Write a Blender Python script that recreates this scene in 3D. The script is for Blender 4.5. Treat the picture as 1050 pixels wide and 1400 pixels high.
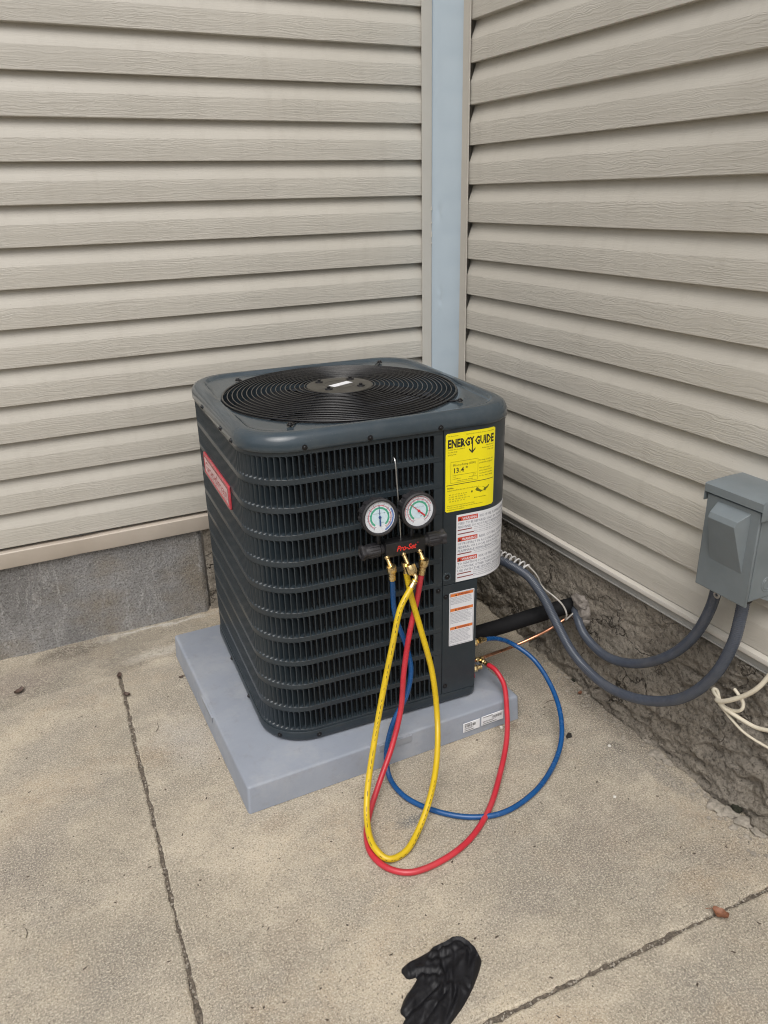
import bpy, bmesh, math, random
from math import sin, cos, pi, radians, sqrt, hypot
from mathutils import Vector, Matrix, noise

for o in list(bpy.data.objects):
    bpy.data.objects.remove(o)
random.seed(7)
SC = bpy.context.scene
COL = SC.collection

# ------------------------------------------------------------------ camera
cam_d = bpy.data.cameras.new('camera')
cam = bpy.data.objects.new('camera', cam_d)
COL.objects.link(cam)
cam_d.sensor_fit = 'VERTICAL'
cam_d.sensor_height = 36.0
cam_d.lens = 1063.34 / 1400 * 36.0
cam_d.clip_start = 0.02
cam_d.clip_end = 500
yaw, pit, rol = radians(25.9146), radians(22.2664), radians(-1.3464)
fwd = Vector((sin(yaw) * cos(pit), cos(yaw) * cos(pit), -sin(pit)))
rgt = Vector((cos(yaw), -sin(yaw), 0))
upv = rgt.cross(fwd)
r2 = rgt * cos(rol) + upv * sin(rol)
u2 = -rgt * sin(rol) + upv * cos(rol)
m = Matrix((r2, u2, -fwd)).transposed().to_4x4()
m.translation = Vector((-1.45789, -2.60497, 1.44937))
cam.matrix_world = m
SC.camera = cam
SC.render.resolution_x, SC.render.resolution_y = 768, 1024

# ------------------------------------------------------------------ sky, sun, exposure
SUN_EL, SUN_AZ = radians(58), radians(212)      # azimuth clockwise from +y
world = bpy.data.worlds.new('World')
SC.world = world
world.use_nodes = True
wn, wl = world.node_tree.nodes, world.node_tree.links
wn.clear()
sky = wn.new('ShaderNodeTexSky')
sky.sky_type = 'NISHITA'
sky.sun_disc = False
sky.sun_elevation = SUN_EL
sky.sun_rotation = SUN_AZ
sky.air_density = 1.0
sky.dust_density = 6.0
sky.ozone_density = 1.0
hs = wn.new('ShaderNodeHueSaturation')           # cloud cover greys the blue out
hs.inputs['Saturation'].default_value = 0.34
bg = wn.new('ShaderNodeBackground')
bg.inputs['Strength'].default_value = 0.132
wo = wn.new('ShaderNodeOutputWorld')
wl.new(sky.outputs[0], hs.inputs['Color'])
wl.new(hs.outputs[0], bg.inputs['Color'])
wl.new(bg.outputs[0], wo.inputs['Surface'])
sun_d = bpy.data.lights.new('sun', 'SUN')
sun_d.energy = 1.25
sun_d.angle = radians(48)
sun_d.color = (1.0, 0.98, 0.955)
sun = bpy.data.objects.new('sun', sun_d)
COL.objects.link(sun)
sdir = Vector((sin(SUN_AZ) * cos(SUN_EL), cos(SUN_AZ) * cos(SUN_EL), sin(SUN_EL)))
sun.rotation_euler = sdir.to_track_quat('Z', 'Y').to_euler()
vs = SC.view_settings
vs.view_transform = 'Standard'
vs.look = 'None'
vs.exposure = 0.06
vs.gamma = 1.0
vs.use_curve_mapping = False
SC.cycles.filter_width = 1.1
SC.cycles.max_bounces = 7
SC.cycles.diffuse_bounces = 4
SC.cycles.glossy_bounces = 3


# ------------------------------------------------------------------ material helpers
class NT:
    def __init__(self, name):
        self.m = bpy.data.materials.new(name)
        self.m.use_nodes = True
        t = self.m.node_tree
        self.n, self.l = t.nodes, t.links
        self.b = self.n['Principled BSDF']
        self.tc = self.n.new('ShaderNodeTexCoord').outputs['Object']

    def node(self, typ, ins=None, **props):
        x = self.n.new('ShaderNode' + typ)
        for k, v in props.items():
            setattr(x, k, v)
        for k, v in (ins or {}).items():
            self.put(x.inputs[k], v)
        return x

    def put(self, sock, v):
        if hasattr(v, 'is_output'):
            self.l.new(v, sock)
        elif isinstance(v, (tuple, list)) and len(v) == 3 and sock.type == 'RGBA':
            sock.default_value = (*v, 1)
        else:
            sock.default_value = v

    def scaled(self, s):
        return self.node('Mapping', {'Vector': self.tc, 'Scale': s if not isinstance(s, (int, float)) else (s, s, s)}).outputs[0]

    def noise(self, scale=5, detail=4, rough=0.55, dist=0.0, vec=None):
        x = self.node('TexNoise', {'Vector': self.tc if vec is None else vec, 'Scale': scale, 'Detail': detail, 'Roughness': rough, 'Distortion': dist})
        return x.outputs['Fac']

    def voro(self, scale, vec=None, feature='F1', out='Distance', rand=1.0):
        x = self.node('TexVoronoi', {'Vector': self.tc if vec is None else vec, 'Scale': scale, 'Randomness': rand}, feature=feature)
        return x.outputs[out]

    def ramp(self, fac, a, b, ca=(0, 0, 0), cb=(1, 1, 1)):
        x = self.node('ValToRGB', {'Fac': fac})
        e = x.color_ramp.elements
        e[0].position, e[1].position = a, b
        e[0].color, e[1].color = (*ca, 1), (*cb, 1)
        return x.outputs['Color']

    def mix(self, fac, a, b, mode='MIX'):
        x = self.node('Mix', data_type='RGBA', blend_type=mode)
        self.put(x.inputs[0], fac)
        self.put(x.inputs[6], a)
        self.put(x.inputs[7], b)
        return x.outputs[2]

    def math(self, op, a, b=0.0, clamp=False):
        x = self.node('Math', operation=op, use_clamp=clamp)
        self.put(x.inputs[0], a)
        self.put(x.inputs[1], b)
        return x.outputs[0]

    def bump(self, h, strength=0.3, dist=0.01, normal=None):
        ins = {'Height': h, 'Strength': strength, 'Distance': dist}
        if normal is not None:
            ins['Normal'] = normal
        return self.node('Bump', ins).outputs[0]

    def done(self, col=None, rough=None, metal=None, normal=None, **kw):
        for k, v in (('Base Color', col), ('Roughness', rough), ('Metallic', metal), ('Normal', normal)):
            if v is not None:
                self.put(self.b.inputs[k], v)
        for k, v in kw.items():
            self.put(self.b.inputs[k.replace('_', ' ')], v)
        return self.m


def mk(name, col, rough=0.5, metal=0.0, var=0.12, vs_=25, bump=0.0, bs=300, rvar=0.1, dirt=0.0, dcol=(0.25, 0.22, 0.18), **kw):
    t = NT(name)
    n1 = t.noise(vs_, 5, 0.6)
    c = t.mix(t.ramp(n1, 0.3, 0.7), tuple(x * (1 - var) for x in col), tuple(min(1, x * (1 + var)) for x in col))
    if dirt:
        c = t.mix(t.math('MULTIPLY', t.ramp(t.noise(vs_ * 0.4, 8, 0.7), 0.48, 0.72), dirt), c, dcol)
    r = t.math('ADD', t.math('MULTIPLY', t.math('SUBTRACT', t.noise(vs_ * 2.3, 4), 0.5), rvar * 2), rough, True)
    nm = t.bump(t.noise(bs, 3), bump, 0.002) if bump else None
    return t.done(c, r, metal, nm, **kw)


def m_siding(name, grain):
    t = NT(name)
    # wood-grain emboss: long wavy ridges running along the course
    wob = t.noise(1.0, 3, 0.6, 0.0, t.scaled((7, 7, 30)))
    sep = t.node('SeparateXYZ', {0: t.tc})
    along = t.math('ADD', sep.outputs[0], sep.outputs[1])
    zz = t.math('ADD', sep.outputs[2], t.math('MULTIPLY', wob, 0.035))
    cv = t.node('CombineXYZ', {0: t.math('MULTIPLY', along, 5.0), 1: 0.0, 2: t.math('MULTIPLY', zz, 300.0)}).outputs[0]
    g = t.noise(1.0, 2, 0.5, 0.0, cv)
    g = t.ramp(g, 0.42, 0.60)
    cv2 = t.node('CombineXYZ', {0: t.math('MULTIPLY', along, 30.0), 1: 0.0, 2: t.math('MULTIPLY', zz, 900.0)}).outputs[0]
    g2 = t.noise(1.0, 2, 0.5, 0.0, cv2)
    h = t.math('MULTIPLY', t.math('ADD', g, t.math('MULTIPLY', g2, 0.45)), t.ramp(t.noise(5.0, 3, 0.6, 0.0, t.scaled((0.6, 0.6, 3.0))), 0.30, 0.62, (0.25, 0.25, 0.25), (1, 1, 1)))
    big = t.noise(2.2, 5, 0.6)
    col = t.mix(t.ramp(big, 0.3, 0.7), (0.458, 0.434, 0.382), (0.508, 0.483, 0.428))
    col = t.mix(t.math('MULTIPLY', g, 0.08 * grain), col, (0.60, 0.58, 0.53))
    # rain streaks and grime
    st = t.noise(1.0, 6, 0.65, 0.0, t.scaled((22, 22, 2.0)))
    col = t.mix(t.math('MULTIPLY', t.ramp(st, 0.52, 0.78), 0.20), col, (0.30, 0.27, 0.225))
    sp = t.ramp(t.noise(260, 2, 0.5), 0.70, 0.76)
    col = t.mix(t.math('MULTIPLY', sp, 0.35), col, (0.16, 0.13, 0.10))
    return t.done(col, 0.46, 0, t.bump(h, 0.42 * grain, 0.0013))


def m_concrete(name, tone=1.0, stains=()):
    t = NT(name)
    k = tone
    big = t.noise(1.3, 5, 0.6, 0.4)
    c = t.mix(t.ramp(big, 0.38, 0.62), (0.232 * k, 0.207 * k, 0.166 * k), (0.425 * k, 0.368 * k, 0.280 * k))
    c = t.mix(t.math('MULTIPLY', t.ramp(t.noise(3.4, 6, 0.68, 0.5, t.scaled((1.0, 1.25, 1))), 0.46, 0.62), 0.62), c, (0.218 * k, 0.200 * k, 0.172 * k))
    c = t.mix(t.math('MULTIPLY', t.ramp(t.noise(9.0, 6, 0.7, 0.3), 0.46, 0.70), 0.42), c, (0.198 * k, 0.174 * k, 0.138 * k))
    c = t.mix(t.math('MULTIPLY', t.ramp(t.noise(5.2, 5, 0.65, 0.2, t.scaled((0.8, 1.1, 2))), 0.50, 0.66), 0.55), c, (0.47 * k, 0.412 * k, 0.322 * k))
    c = t.mix(t.math('MULTIPLY', t.ramp(t.noise(2.6, 5, 0.65, 0.0, t.scaled((1.0, 1.3, 4))), 0.53, 0.70), 0.45), c, (0.36 * k, 0.255 * k, 0.155 * k))
    # spills and damp marks, each with its own ragged outline
    wv = t.node('VectorMath', {0: t.tc, 1: t.node('VectorMath', {0: t.node('TexNoise', {'Vector': t.tc, 'Scale': 14, 'Detail': 4}).outputs['Color'], 'Scale': 0.10}, operation='SCALE').outputs[0]}, operation='ADD').outputs[0]
    for (sx, sy, rx, ry_, ang, col, amt) in stains:
        mp = t.node('Mapping', {'Vector': wv, 'Location': (sx + 0.05, sy + 0.05, 0.05), 'Rotation': (0, 0, ang), 'Scale': (rx, ry_, 1.0)}, vector_type='TEXTURE').outputs[0]
        dd = t.node('VectorMath', {0: t.node('VectorMath', {0: mp, 1: (1, 1, 0)}, operation='MULTIPLY').outputs[0]}, operation='LENGTH').outputs['Value']
        msk = t.math('MULTIPLY', t.ramp(dd, 0.35, 1.0, (1, 1, 1), (0, 0, 0)), amt)
        c = t.mix(msk, c, col)
    # exposed sand grains
    c = t.mix(t.math('MULTIPLY', t.ramp(t.noise(34, 6, 0.78), 0.47, 0.66), 0.40), c, (0.185 * k, 0.163 * k, 0.130 * k))
    c = t.mix(t.math('MULTIPLY', t.ramp(t.noise(26, 6, 0.78, 0.0, t.scaled((1.1, 0.9, 3))), 0.50, 0.68), 0.35), c, (0.46 * k, 0.41 * k, 0.33 * k))
    g = t.noise(230, 3, 0.75)
    c = t.mix(t.math('MULTIPLY', t.ramp(g, 0.48, 0.63), 0.72), c, (0.56 * k, 0.505 * k, 0.41 * k))
    g2 = t.noise(200, 3, 0.75, 0.0, t.scaled((1.1, 0.95, 1)))
    c = t.mix(t.math('MULTIPLY', t.ramp(g2, 0.52, 0.66), 0.72), c, (0.125, 0.106, 0.082))
    pp = t.math('MULTIPLY', t.ramp(t.noise(150, 1, 0.5), 0.67, 0.71), t.ramp(t.noise(3.2, 4, 0.65), 0.42, 0.62))
    c = t.mix(t.math('MULTIPLY', pp, 0.8), c, (0.075, 0.062, 0.050))
    h = t.math('ADD', t.math('MULTIPLY', g, 0.6), t.math('MULTIPLY', t.noise(80, 4, 0.65), 0.6))
    h = t.math('SUBTRACT', h, t.math('ADD', t.math('MULTIPLY', pp, 0.5), t.math('MULTIPLY', g2, 0.5)))
    return t.done(c, 0.88, 0, t.bump(h, 0.6, 0.003), Specular_IOR_Level=0.25)


def m_found_left():
    t = NT('foundation_concrete')
    big = t.noise(3.0, 6, 0.6)
    c = t.mix(t.ramp(big, 0.35, 0.65), (0.215, 0.21, 0.205), (0.325, 0.32, 0.315))
    c = t.mix(t.math('MULTIPLY', t.ramp(t.noise(2.2, 5, 0.6, 0.0, t.scaled((1.3, 1, 2))), 0.48, 0.66), 0.65), c, (0.25, 0.205, 0.145))
    # lime runs: crooked streaks falling down the face
    wob = t.noise(9, 4, 0.6)
    sep = t.node('SeparateXYZ', {0: t.tc})
    xx = t.math('ADD', sep.outputs[0], t.math('MULTIPLY', wob, 0.10))
    cv = t.node('CombineXYZ', {0: t.math('MULTIPLY', xx, 26.0), 1: 0.0, 2: t.math('MULTIPLY', sep.outputs[2], 2.2)}).outputs[0]
    st = t.noise(1.0, 4, 0.6, 0.0, cv)
    msk = t.ramp(t.noise(4.0, 4, 0.6, 0.0, t.scaled((1.0, 1, 0.5))), 0.36, 0.56)
    line = t.math('MULTIPLY', t.ramp(t.math('ABSOLUTE', t.math('SUBTRACT', st, 0.56)), 0.0, 0.035, (1, 1, 1), (0, 0, 0)), msk)
    c = t.mix(t.math('MULTIPLY', line, 0.55), c, (0.50, 0.49, 0.47))
    c = t.mix(t.math('MULTIPLY', t.math('MULTIPLY', t.ramp(st, 0.5, 0.75), msk), 0.35), c, (0.34, 0.345, 0.36))
    g = t.noise(150, 4, 0.7)
    c = t.mix(t.math('MULTIPLY', t.ramp(g, 0.48, 0.66), 0.75), c, (0.085, 0.08, 0.072))
    c = t.mix(t.math('MULTIPLY', t.ramp(t.noise(200, 2, 0.5), 0.58, 0.68), 0.5), c, (0.46, 0.45, 0.42))
    h = t.math('ADD', t.noise(60, 5, 0.75), t.math('MULTIPLY', g, 0.7))
    return t.done(c, 0.9, 0, t.bump(h, 0.9, 0.006), Specular_IOR_Level=0.2)


def m_found_right():
    t = NT('rough_foundation')
    big = t.noise(4.0, 7, 0.65, 0.3)
    c = t.mix(t.ramp(big, 0.33, 0.67), (0.275, 0.242, 0.198), (0.450, 0.402, 0.334))
    c = t.mix(t.math('MULTIPLY', t.ramp(t.noise(2.1, 5, 0.6), 0.5, 0.68), 0.5), c, (0.31, 0.285, 0.25))
    c = t.mix(t.math('MULTIPLY', t.ramp(t.noise(3.7, 5, 0.65, 0.0, t.scaled((1, 1, 1.6))), 0.58, 0.72), 0.40), c, (0.10, 0.092, 0.065))
    g = t.noise(105, 5, 0.8)
    c = t.mix(t.math('MULTIPLY', t.ramp(g, 0.49, 0.64), 0.75), c, (0.06, 0.05, 0.04))
    c = t.mix(t.math('MULTIPLY', t.ramp(t.noise(260, 2, 0.6), 0.58, 0.70), 0.5), c, (0.36, 0.315, 0.25))
    # thin dark fissures
    v = t.voro(6.0, t.mix(0.25, t.scaled((1, 1, 1.8)), t.node('TexNoise', {'Vector': t.tc, 'Scale': 9, 'Detail': 5}).outputs['Color']), 'DISTANCE_TO_EDGE')
    cr = t.math('MULTIPLY', t.ramp(v, 0.0, 0.022, (1, 1, 1), (0, 0, 0)), t.ramp(t.noise(3, 3), 0.48, 0.6))
    c = t.mix(t.math('MULTIPLY', cr, 0.85), c, (0.03, 0.025, 0.02))
    h = t.math('SUBTRACT', t.noise(110, 5, 0.8), t.math('MULTIPLY', g, 0.8))
    h = t.math('SUBTRACT', h, t.math('MULTIPLY', cr, 0.8))
    return t.done(c, 0.92, 0, t.bump(h, 1.0, 0.010), Specular_IOR_Level=0.2)


def m_paint(name, col, rough=0.34, dust=0.25):
    t = NT(name)
    n1 = t.noise(6, 6, 0.6)
    c = t.mix(t.ramp(n1, 0.35, 0.65), tuple(x * 0.88 for x in col), tuple(x * 1.1 for x in col))
    d = t.math('MULTIPLY', t.ramp(t.noise(14, 8, 0.72), 0.45, 0.75), dust)
    c = t.mix(d, c, (0.16, 0.155, 0.145))
    sp = t.ramp(t.noise(420, 2, 0.5), 0.70, 0.75)
    c = t.mix(t.math('MULTIPLY', sp, 0.2), c, (0.28, 0.27, 0.25))
    r = t.math('ADD', t.math('MULTIPLY', t.noise(9, 6, 0.65), 0.20), rough - 0.09, True)
    return t.done(c, r, 0, t.bump(t.noise(600, 2), 0.06, 0.001))


def m_pad():
    t = NT('moulded_pad')
    n1 = t.noise(5, 6, 0.6)
    c = t.mix(t.ramp(n1, 0.35, 0.65), (0.238, 0.264, 0.312), (0.278, 0.304, 0.352))
    c = t.mix(t.math('MULTIPLY', t.ramp(t.noise(9, 7, 0.7), 0.48, 0.68), 0.40), c, (0.37, 0.375, 0.385))
    c = t.mix(t.math('MULTIPLY', t.ramp(t.noise(26, 7, 0.75), 0.54, 0.68), 0.30), c, (0.20, 0.195, 0.19))
    c = t.mix(t.math('MULTIPLY', t.ramp(t.noise(300, 2), 0.66, 0.74), 0.25), c, (0.14, 0.13, 0.12))
    return t.done(c, 0.55, 0, t.bump(t.noise(700, 2, 0.6), 0.22, 0.0012))


def m_coil():
    t = NT('coil_fins')
    g = t.noise(1.0, 2, 0.5, 0.0, t.scaled((60, 60, 420)))
    c = t.mix(t.ramp(g, 0.4, 0.7), (0.008, 0.008, 0.009), (0.05, 0.047, 0.043))
    return t.done(c, 0.6, 0.0, t.bump(g, 0.6, 0.003))


def m_glove():
    t = NT('black_nitrile')
    h = t.math('ADD', t.noise(70, 5, 0.6, 0.8), t.math('MULTIPLY', t.noise(900, 2), 0.12))
    c = t.mix(t.ramp(t.noise(30, 5), 0.5, 0.8), (0.009, 0.009, 0.011), (0.016, 0.016, 0.018))
    return t.done(c, 0.52, 0, t.bump(h, 0.22, 0.002), Specular_IOR_Level=0.3)


def m_lens():
    t = NT('gauge_lens')
    tr = t.node('BsdfTransparent', {'Color': (0.97, 0.98, 1.0)}).outputs[0]
    gl = t.node('BsdfGlossy', {'Roughness': 0.12}).outputs[0]
    mx = t.node('MixShader', {0: 0.06, 1: tr, 2: gl})
    t.l.new(mx.outputs[0], t.n['Material Output'].inputs['Surface'])
    return t.m


M = {}
M['siding'] = m_siding('vinyl_siding', 1.0)
M['siding_smooth'] = m_siding('vinyl_siding_slope', 0.30)
M['trim'] = mk('beige_trim', (0.50, 0.475, 0.425), 0.42, var=0.04, vs_=4, dirt=0.2, dcol=(0.34, 0.30, 0.25))
M['board'] = mk('tan_capped_board', (0.47, 0.415, 0.352), 0.42, var=0.06, vs_=5, dirt=0.22, dcol=(0.30, 0.23, 0.16), bump=0.1, bs=40)
M['flash'] = mk('grey_flashing', (0.36, 0.355, 0.335), 0.5, var=0.12, vs_=9, dirt=0.3, dcol=(0.13, 0.11, 0.09))
M['bluepanel'] = mk('pale_blue_panel', (0.53, 0.64, 0.735), 0.22, var=0.03, vs_=3, rvar=0.01)
M['slab'] = m_concrete('sanded_concrete', 1.14, [(-0.755, -1.285, 0.045, 0.03, 0.3, (0.10, 0.115, 0.13), 0.8), (-0.120, -1.300, 0.045, 0.022, -1.0, (0.135, 0.125, 0.11), 0.8), (-0.085, -1.46, 0.11, 0.028, -1.35, (0.17, 0.158, 0.14), 0.65),
                                                 (-0.33, -1.095, 0.05, 0.03, 0.4, (0.16, 0.11, 0.075), 0.6), (-0.06, -1.15, 0.42, 0.10, -1.45, (0.17, 0.145, 0.12), 0.6), (-0.22, -0.90, 0.22, 0.20, 0.3, (0.19, 0.165, 0.14), 0.5), (-1.55, -0.55, 0.25, 0.10, 0.7, (0.235, 0.22, 0.195), 0.5), (-1.18, -0.70, 0.10, 0.16, 0.2, (0.40, 0.385, 0.36), 0.5), (-1.05, -1.13, 0.06, 0.05, 0.2, (0.22, 0.17, 0.125), 0.5), (-0.36, -1.52, 0.20, 0.13, 0.5, (0.225, 0.195, 0.165), 0.6), (-1.63, -0.95, 0.20, 0.10, 1.2, (0.215, 0.19, 0.165), 0.6), (-1.48, -1.35, 0.16, 0.07, 0.9, (0.22, 0.20, 0.17), 0.55), (-0.62, -1.60, 0.18, 0.06, 0.2, (0.235, 0.21, 0.18), 0.5), (-0.16, -1.72, 0.14, 0.07, -0.6, (0.21, 0.185, 0.155), 0.55), (-1.14, -1.45, 0.14, 0.06, 1.0, (0.245, 0.205, 0.16), 0.5)])
M['apron'] = m_concrete('cement_wash', 0.92, [(-1.44, -0.045, 0.17, 0.05, 0.1, (0.085, 0.07, 0.06), 0.8), (-1.60, -0.16, 0.16, 0.10, 0.1, (0.20, 0.165, 0.15), 0.6), (-1.10, -0.19, 0.22, 0.05, 0.0, (0.46, 0.43, 0.38), 0.7), (-1.12, -0.015, 0.25, 0.016, 0.0, (0.50, 0.48, 0.44), 0.8)])
M['foundL'] = m_found_left()
M['foundR'] = m_found_right()
M['soil'] = mk('soil', (0.11, 0.09, 0.065), 0.95, var=0.5, vs_=60, bump=0.8, bs=150)
M['grit'] = mk('joint_grit', (0.120, 0.100, 0.078), 0.95, var=0.6, vs_=180, bump=0.9, bs=260)
M['paint'] = m_paint('slate_paint', (0.0205, 0.0295, 0.0370), 0.32, 0.08)
M['sheenpaint'] = m_paint('slate_paint_sky_sheen', (0.040, 0.056, 0.069), 0.15, 0.12)  # same slate paint, lightened: the sky's reflection is put into the base colour
M['pad'] = m_pad()
M['coil'] = m_coil()
M['black'] = mk('black_plastic', (0.014, 0.014, 0.015), 0.42, var=0.25, vs_=60)
M['rubber'] = mk('black_rubber', (0.022, 0.021, 0.024), 0.55, var=0.3, vs_=60, dirt=0.15, dcol=(0.10, 0.095, 0.09))
M['wire'] = mk('black_coated_wire', (0.009, 0.009, 0.010), 0.20, var=0.3, vs_=60, dirt=0.06, dcol=(0.09, 0.085, 0.08))
M['fan'] = mk('fan_blade_metal', (0.10, 0.105, 0.125), 0.30, 0.6, var=0.2, vs_=12)
M['cavity'] = mk('dark_housing', (0.012, 0.012, 0.013), 0.7)
M['motor'] = mk('motor_plate', (0.050, 0.046, 0.038), 0.48, var=0.2, vs_=30, dirt=0.4, dcol=(0.12, 0.115, 0.10))
M['screw'] = mk('screw_black', (0.018, 0.018, 0.020), 0.38, 0.5)
M['steel'] = mk('zinc_steel', (0.50, 0.50, 0.49), 0.32, 1.0)
M['brass'] = mk('brass', (0.80, 0.62, 0.32), 0.28, 1.0, var=0.15, vs_=80)
M['copper'] = mk('copper', (0.72, 0.36, 0.22), 0.30, 1.0, var=0.25, vs_=40, dirt=0.35, dcol=(0.25, 0.12, 0.07))
M['foam'] = mk('black_foam', (0.009, 0.009, 0.010), 0.75, var=0.2, vs_=30, bump=0.1, bs=500, Specular_IOR_Level=0.18)
M['conduit'] = mk('grey_conduit', (0.060, 0.071, 0.094), 0.22, var=0.12, vs_=25, dirt=0.3, dcol=(0.13, 0.125, 0.12))
M['boxgrey'] = m_paint('enamel_grey', (0.165, 0.192, 0.205), 0.36, 0.18)
M['redhose'] = mk('red_hose', (0.50, 0.026, 0.042), 0.32, var=0.1, vs_=20, dirt=0.22, dcol=(0.40, 0.16, 0.14))
M['bluehose'] = mk('blue_hose', (0.008, 0.072, 0.225), 0.26, var=0.1, vs_=20, dirt=0.2, dcol=(0.06, 0.10, 0.17))
M['yelhose'] = mk('yellow_hose', (0.62, 0.43, 0.012), 0.34, var=0.06, vs_=20, dirt=0.3, dcol=(0.40, 0.29, 0.06))
M['cream'] = mk('cream_cable', (0.72, 0.66, 0.53), 0.5, var=0.06, vs_=30, dirt=0.45, dcol=(0.36, 0.30, 0.21))
M['greywire'] = mk('grey_wire', (0.40, 0.38, 0.35), 0.5, var=0.1, vs_=50, dirt=0.4)
M['coilwire'] = mk('white_wire', (0.62, 0.61, 0.60), 0.45, var=0.1, vs_=50, dirt=0.25)
M['putty'] = mk('grey_putty', (0.21, 0.187, 0.165), 0.75, var=0.25, vs_=40, bump=0.7, bs=80)
M['white'] = mk('white_label', (0.74, 0.75, 0.78), 0.42, var=0.02, vs_=15)
M['dial'] = mk('dial_white', (0.76, 0.77, 0.78), 0.5, var=0.01)
M['yellow'] = mk('yellow_label', (0.88, 0.76, 0.012), 0.40, var=0.02, vs_=15)
M['ink'] = mk('black_ink', (0.02, 0.02, 0.02), 0.5, var=0.0)
M['greyink'] = mk('grey_ink', (0.10, 0.115, 0.17), 0.5, var=0.0)
M['oliveink'] = mk('olive_ink', (0.13, 0.14, 0.01), 0.5, var=0.0)
M['redink'] = mk('red_ink', (0.55, 0.055, 0.025), 0.5, var=0.0)
M['darkred'] = mk('dark_red_ink', (0.22, 0.035, 0.035), 0.5, var=0.0)
M['orangeink'] = mk('orange_ink', (0.72, 0.20, 0.045), 0.5, var=0.0)
M['badge'] = mk('red_badge', (0.46, 0.050, 0.068), 0.25, var=0.1, dirt=0.3, dcol=(0.42, 0.22, 0.22))
M['badgeprint'] = mk('pale_badge_face', (0.62, 0.42, 0.43), 0.35, var=0.25, vs_=200)
M['logored'] = mk('logo_red', (0.75, 0.04, 0.03), 0.45, var=0.0)
M['green'] = mk('dial_green', (0.05, 0.38, 0.23), 0.5, var=0.0)
M['dialred'] = mk('dial_red', (0.55, 0.05, 0.08), 0.5, var=0.0)
M['dialblue'] = mk('dial_blue', (0.10, 0.20, 0.50), 0.5, var=0.0)
M['paleblue'] = mk('dial_pale_blue', (0.62, 0.76, 0.80), 0.5, var=0.0)
M['needleblue'] = mk('needle_blue', (0.02, 0.07, 0.22), 0.45, var=0.0)
M['needlered'] = mk('needle_red', (0.60, 0.03, 0.04), 0.45, var=0.0)
M['lens'] = m_lens()
M['glove'] = m_glove()
M['leaf'] = mk('dry_leaf', (0.20, 0.085, 0.045), 0.6, var=0.4, vs_=120, bump=0.5, bs=200)
M['leafdark'] = mk('dark_leaf', (0.085, 0.055, 0.042), 0.65, var=0.4, vs_=120, bump=0.5, bs=200)
M['chip'] = mk('black_chip', (0.02, 0.019, 0.018), 0.6)
M['bark'] = mk('debris', (0.075, 0.055, 0.04), 0.85, var=0.5, vs_=300)
M['stone'] = mk('crumbled_cement', (0.30, 0.27, 0.225), 0.9, var=0.35, vs_=90, bump=0.5, bs=300)
M['pale'] = mk('pale_pebble', (0.62, 0.60, 0.55), 0.8, var=0.15, vs_=90)
M['cavity_shade'] = mk('cavity_shade', (0.020, 0.021, 0.012), 0.95, var=0.5, vs_=120, bump=0.8, bs=300)  # near-black colour standing in for the shade inside a cavity


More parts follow.
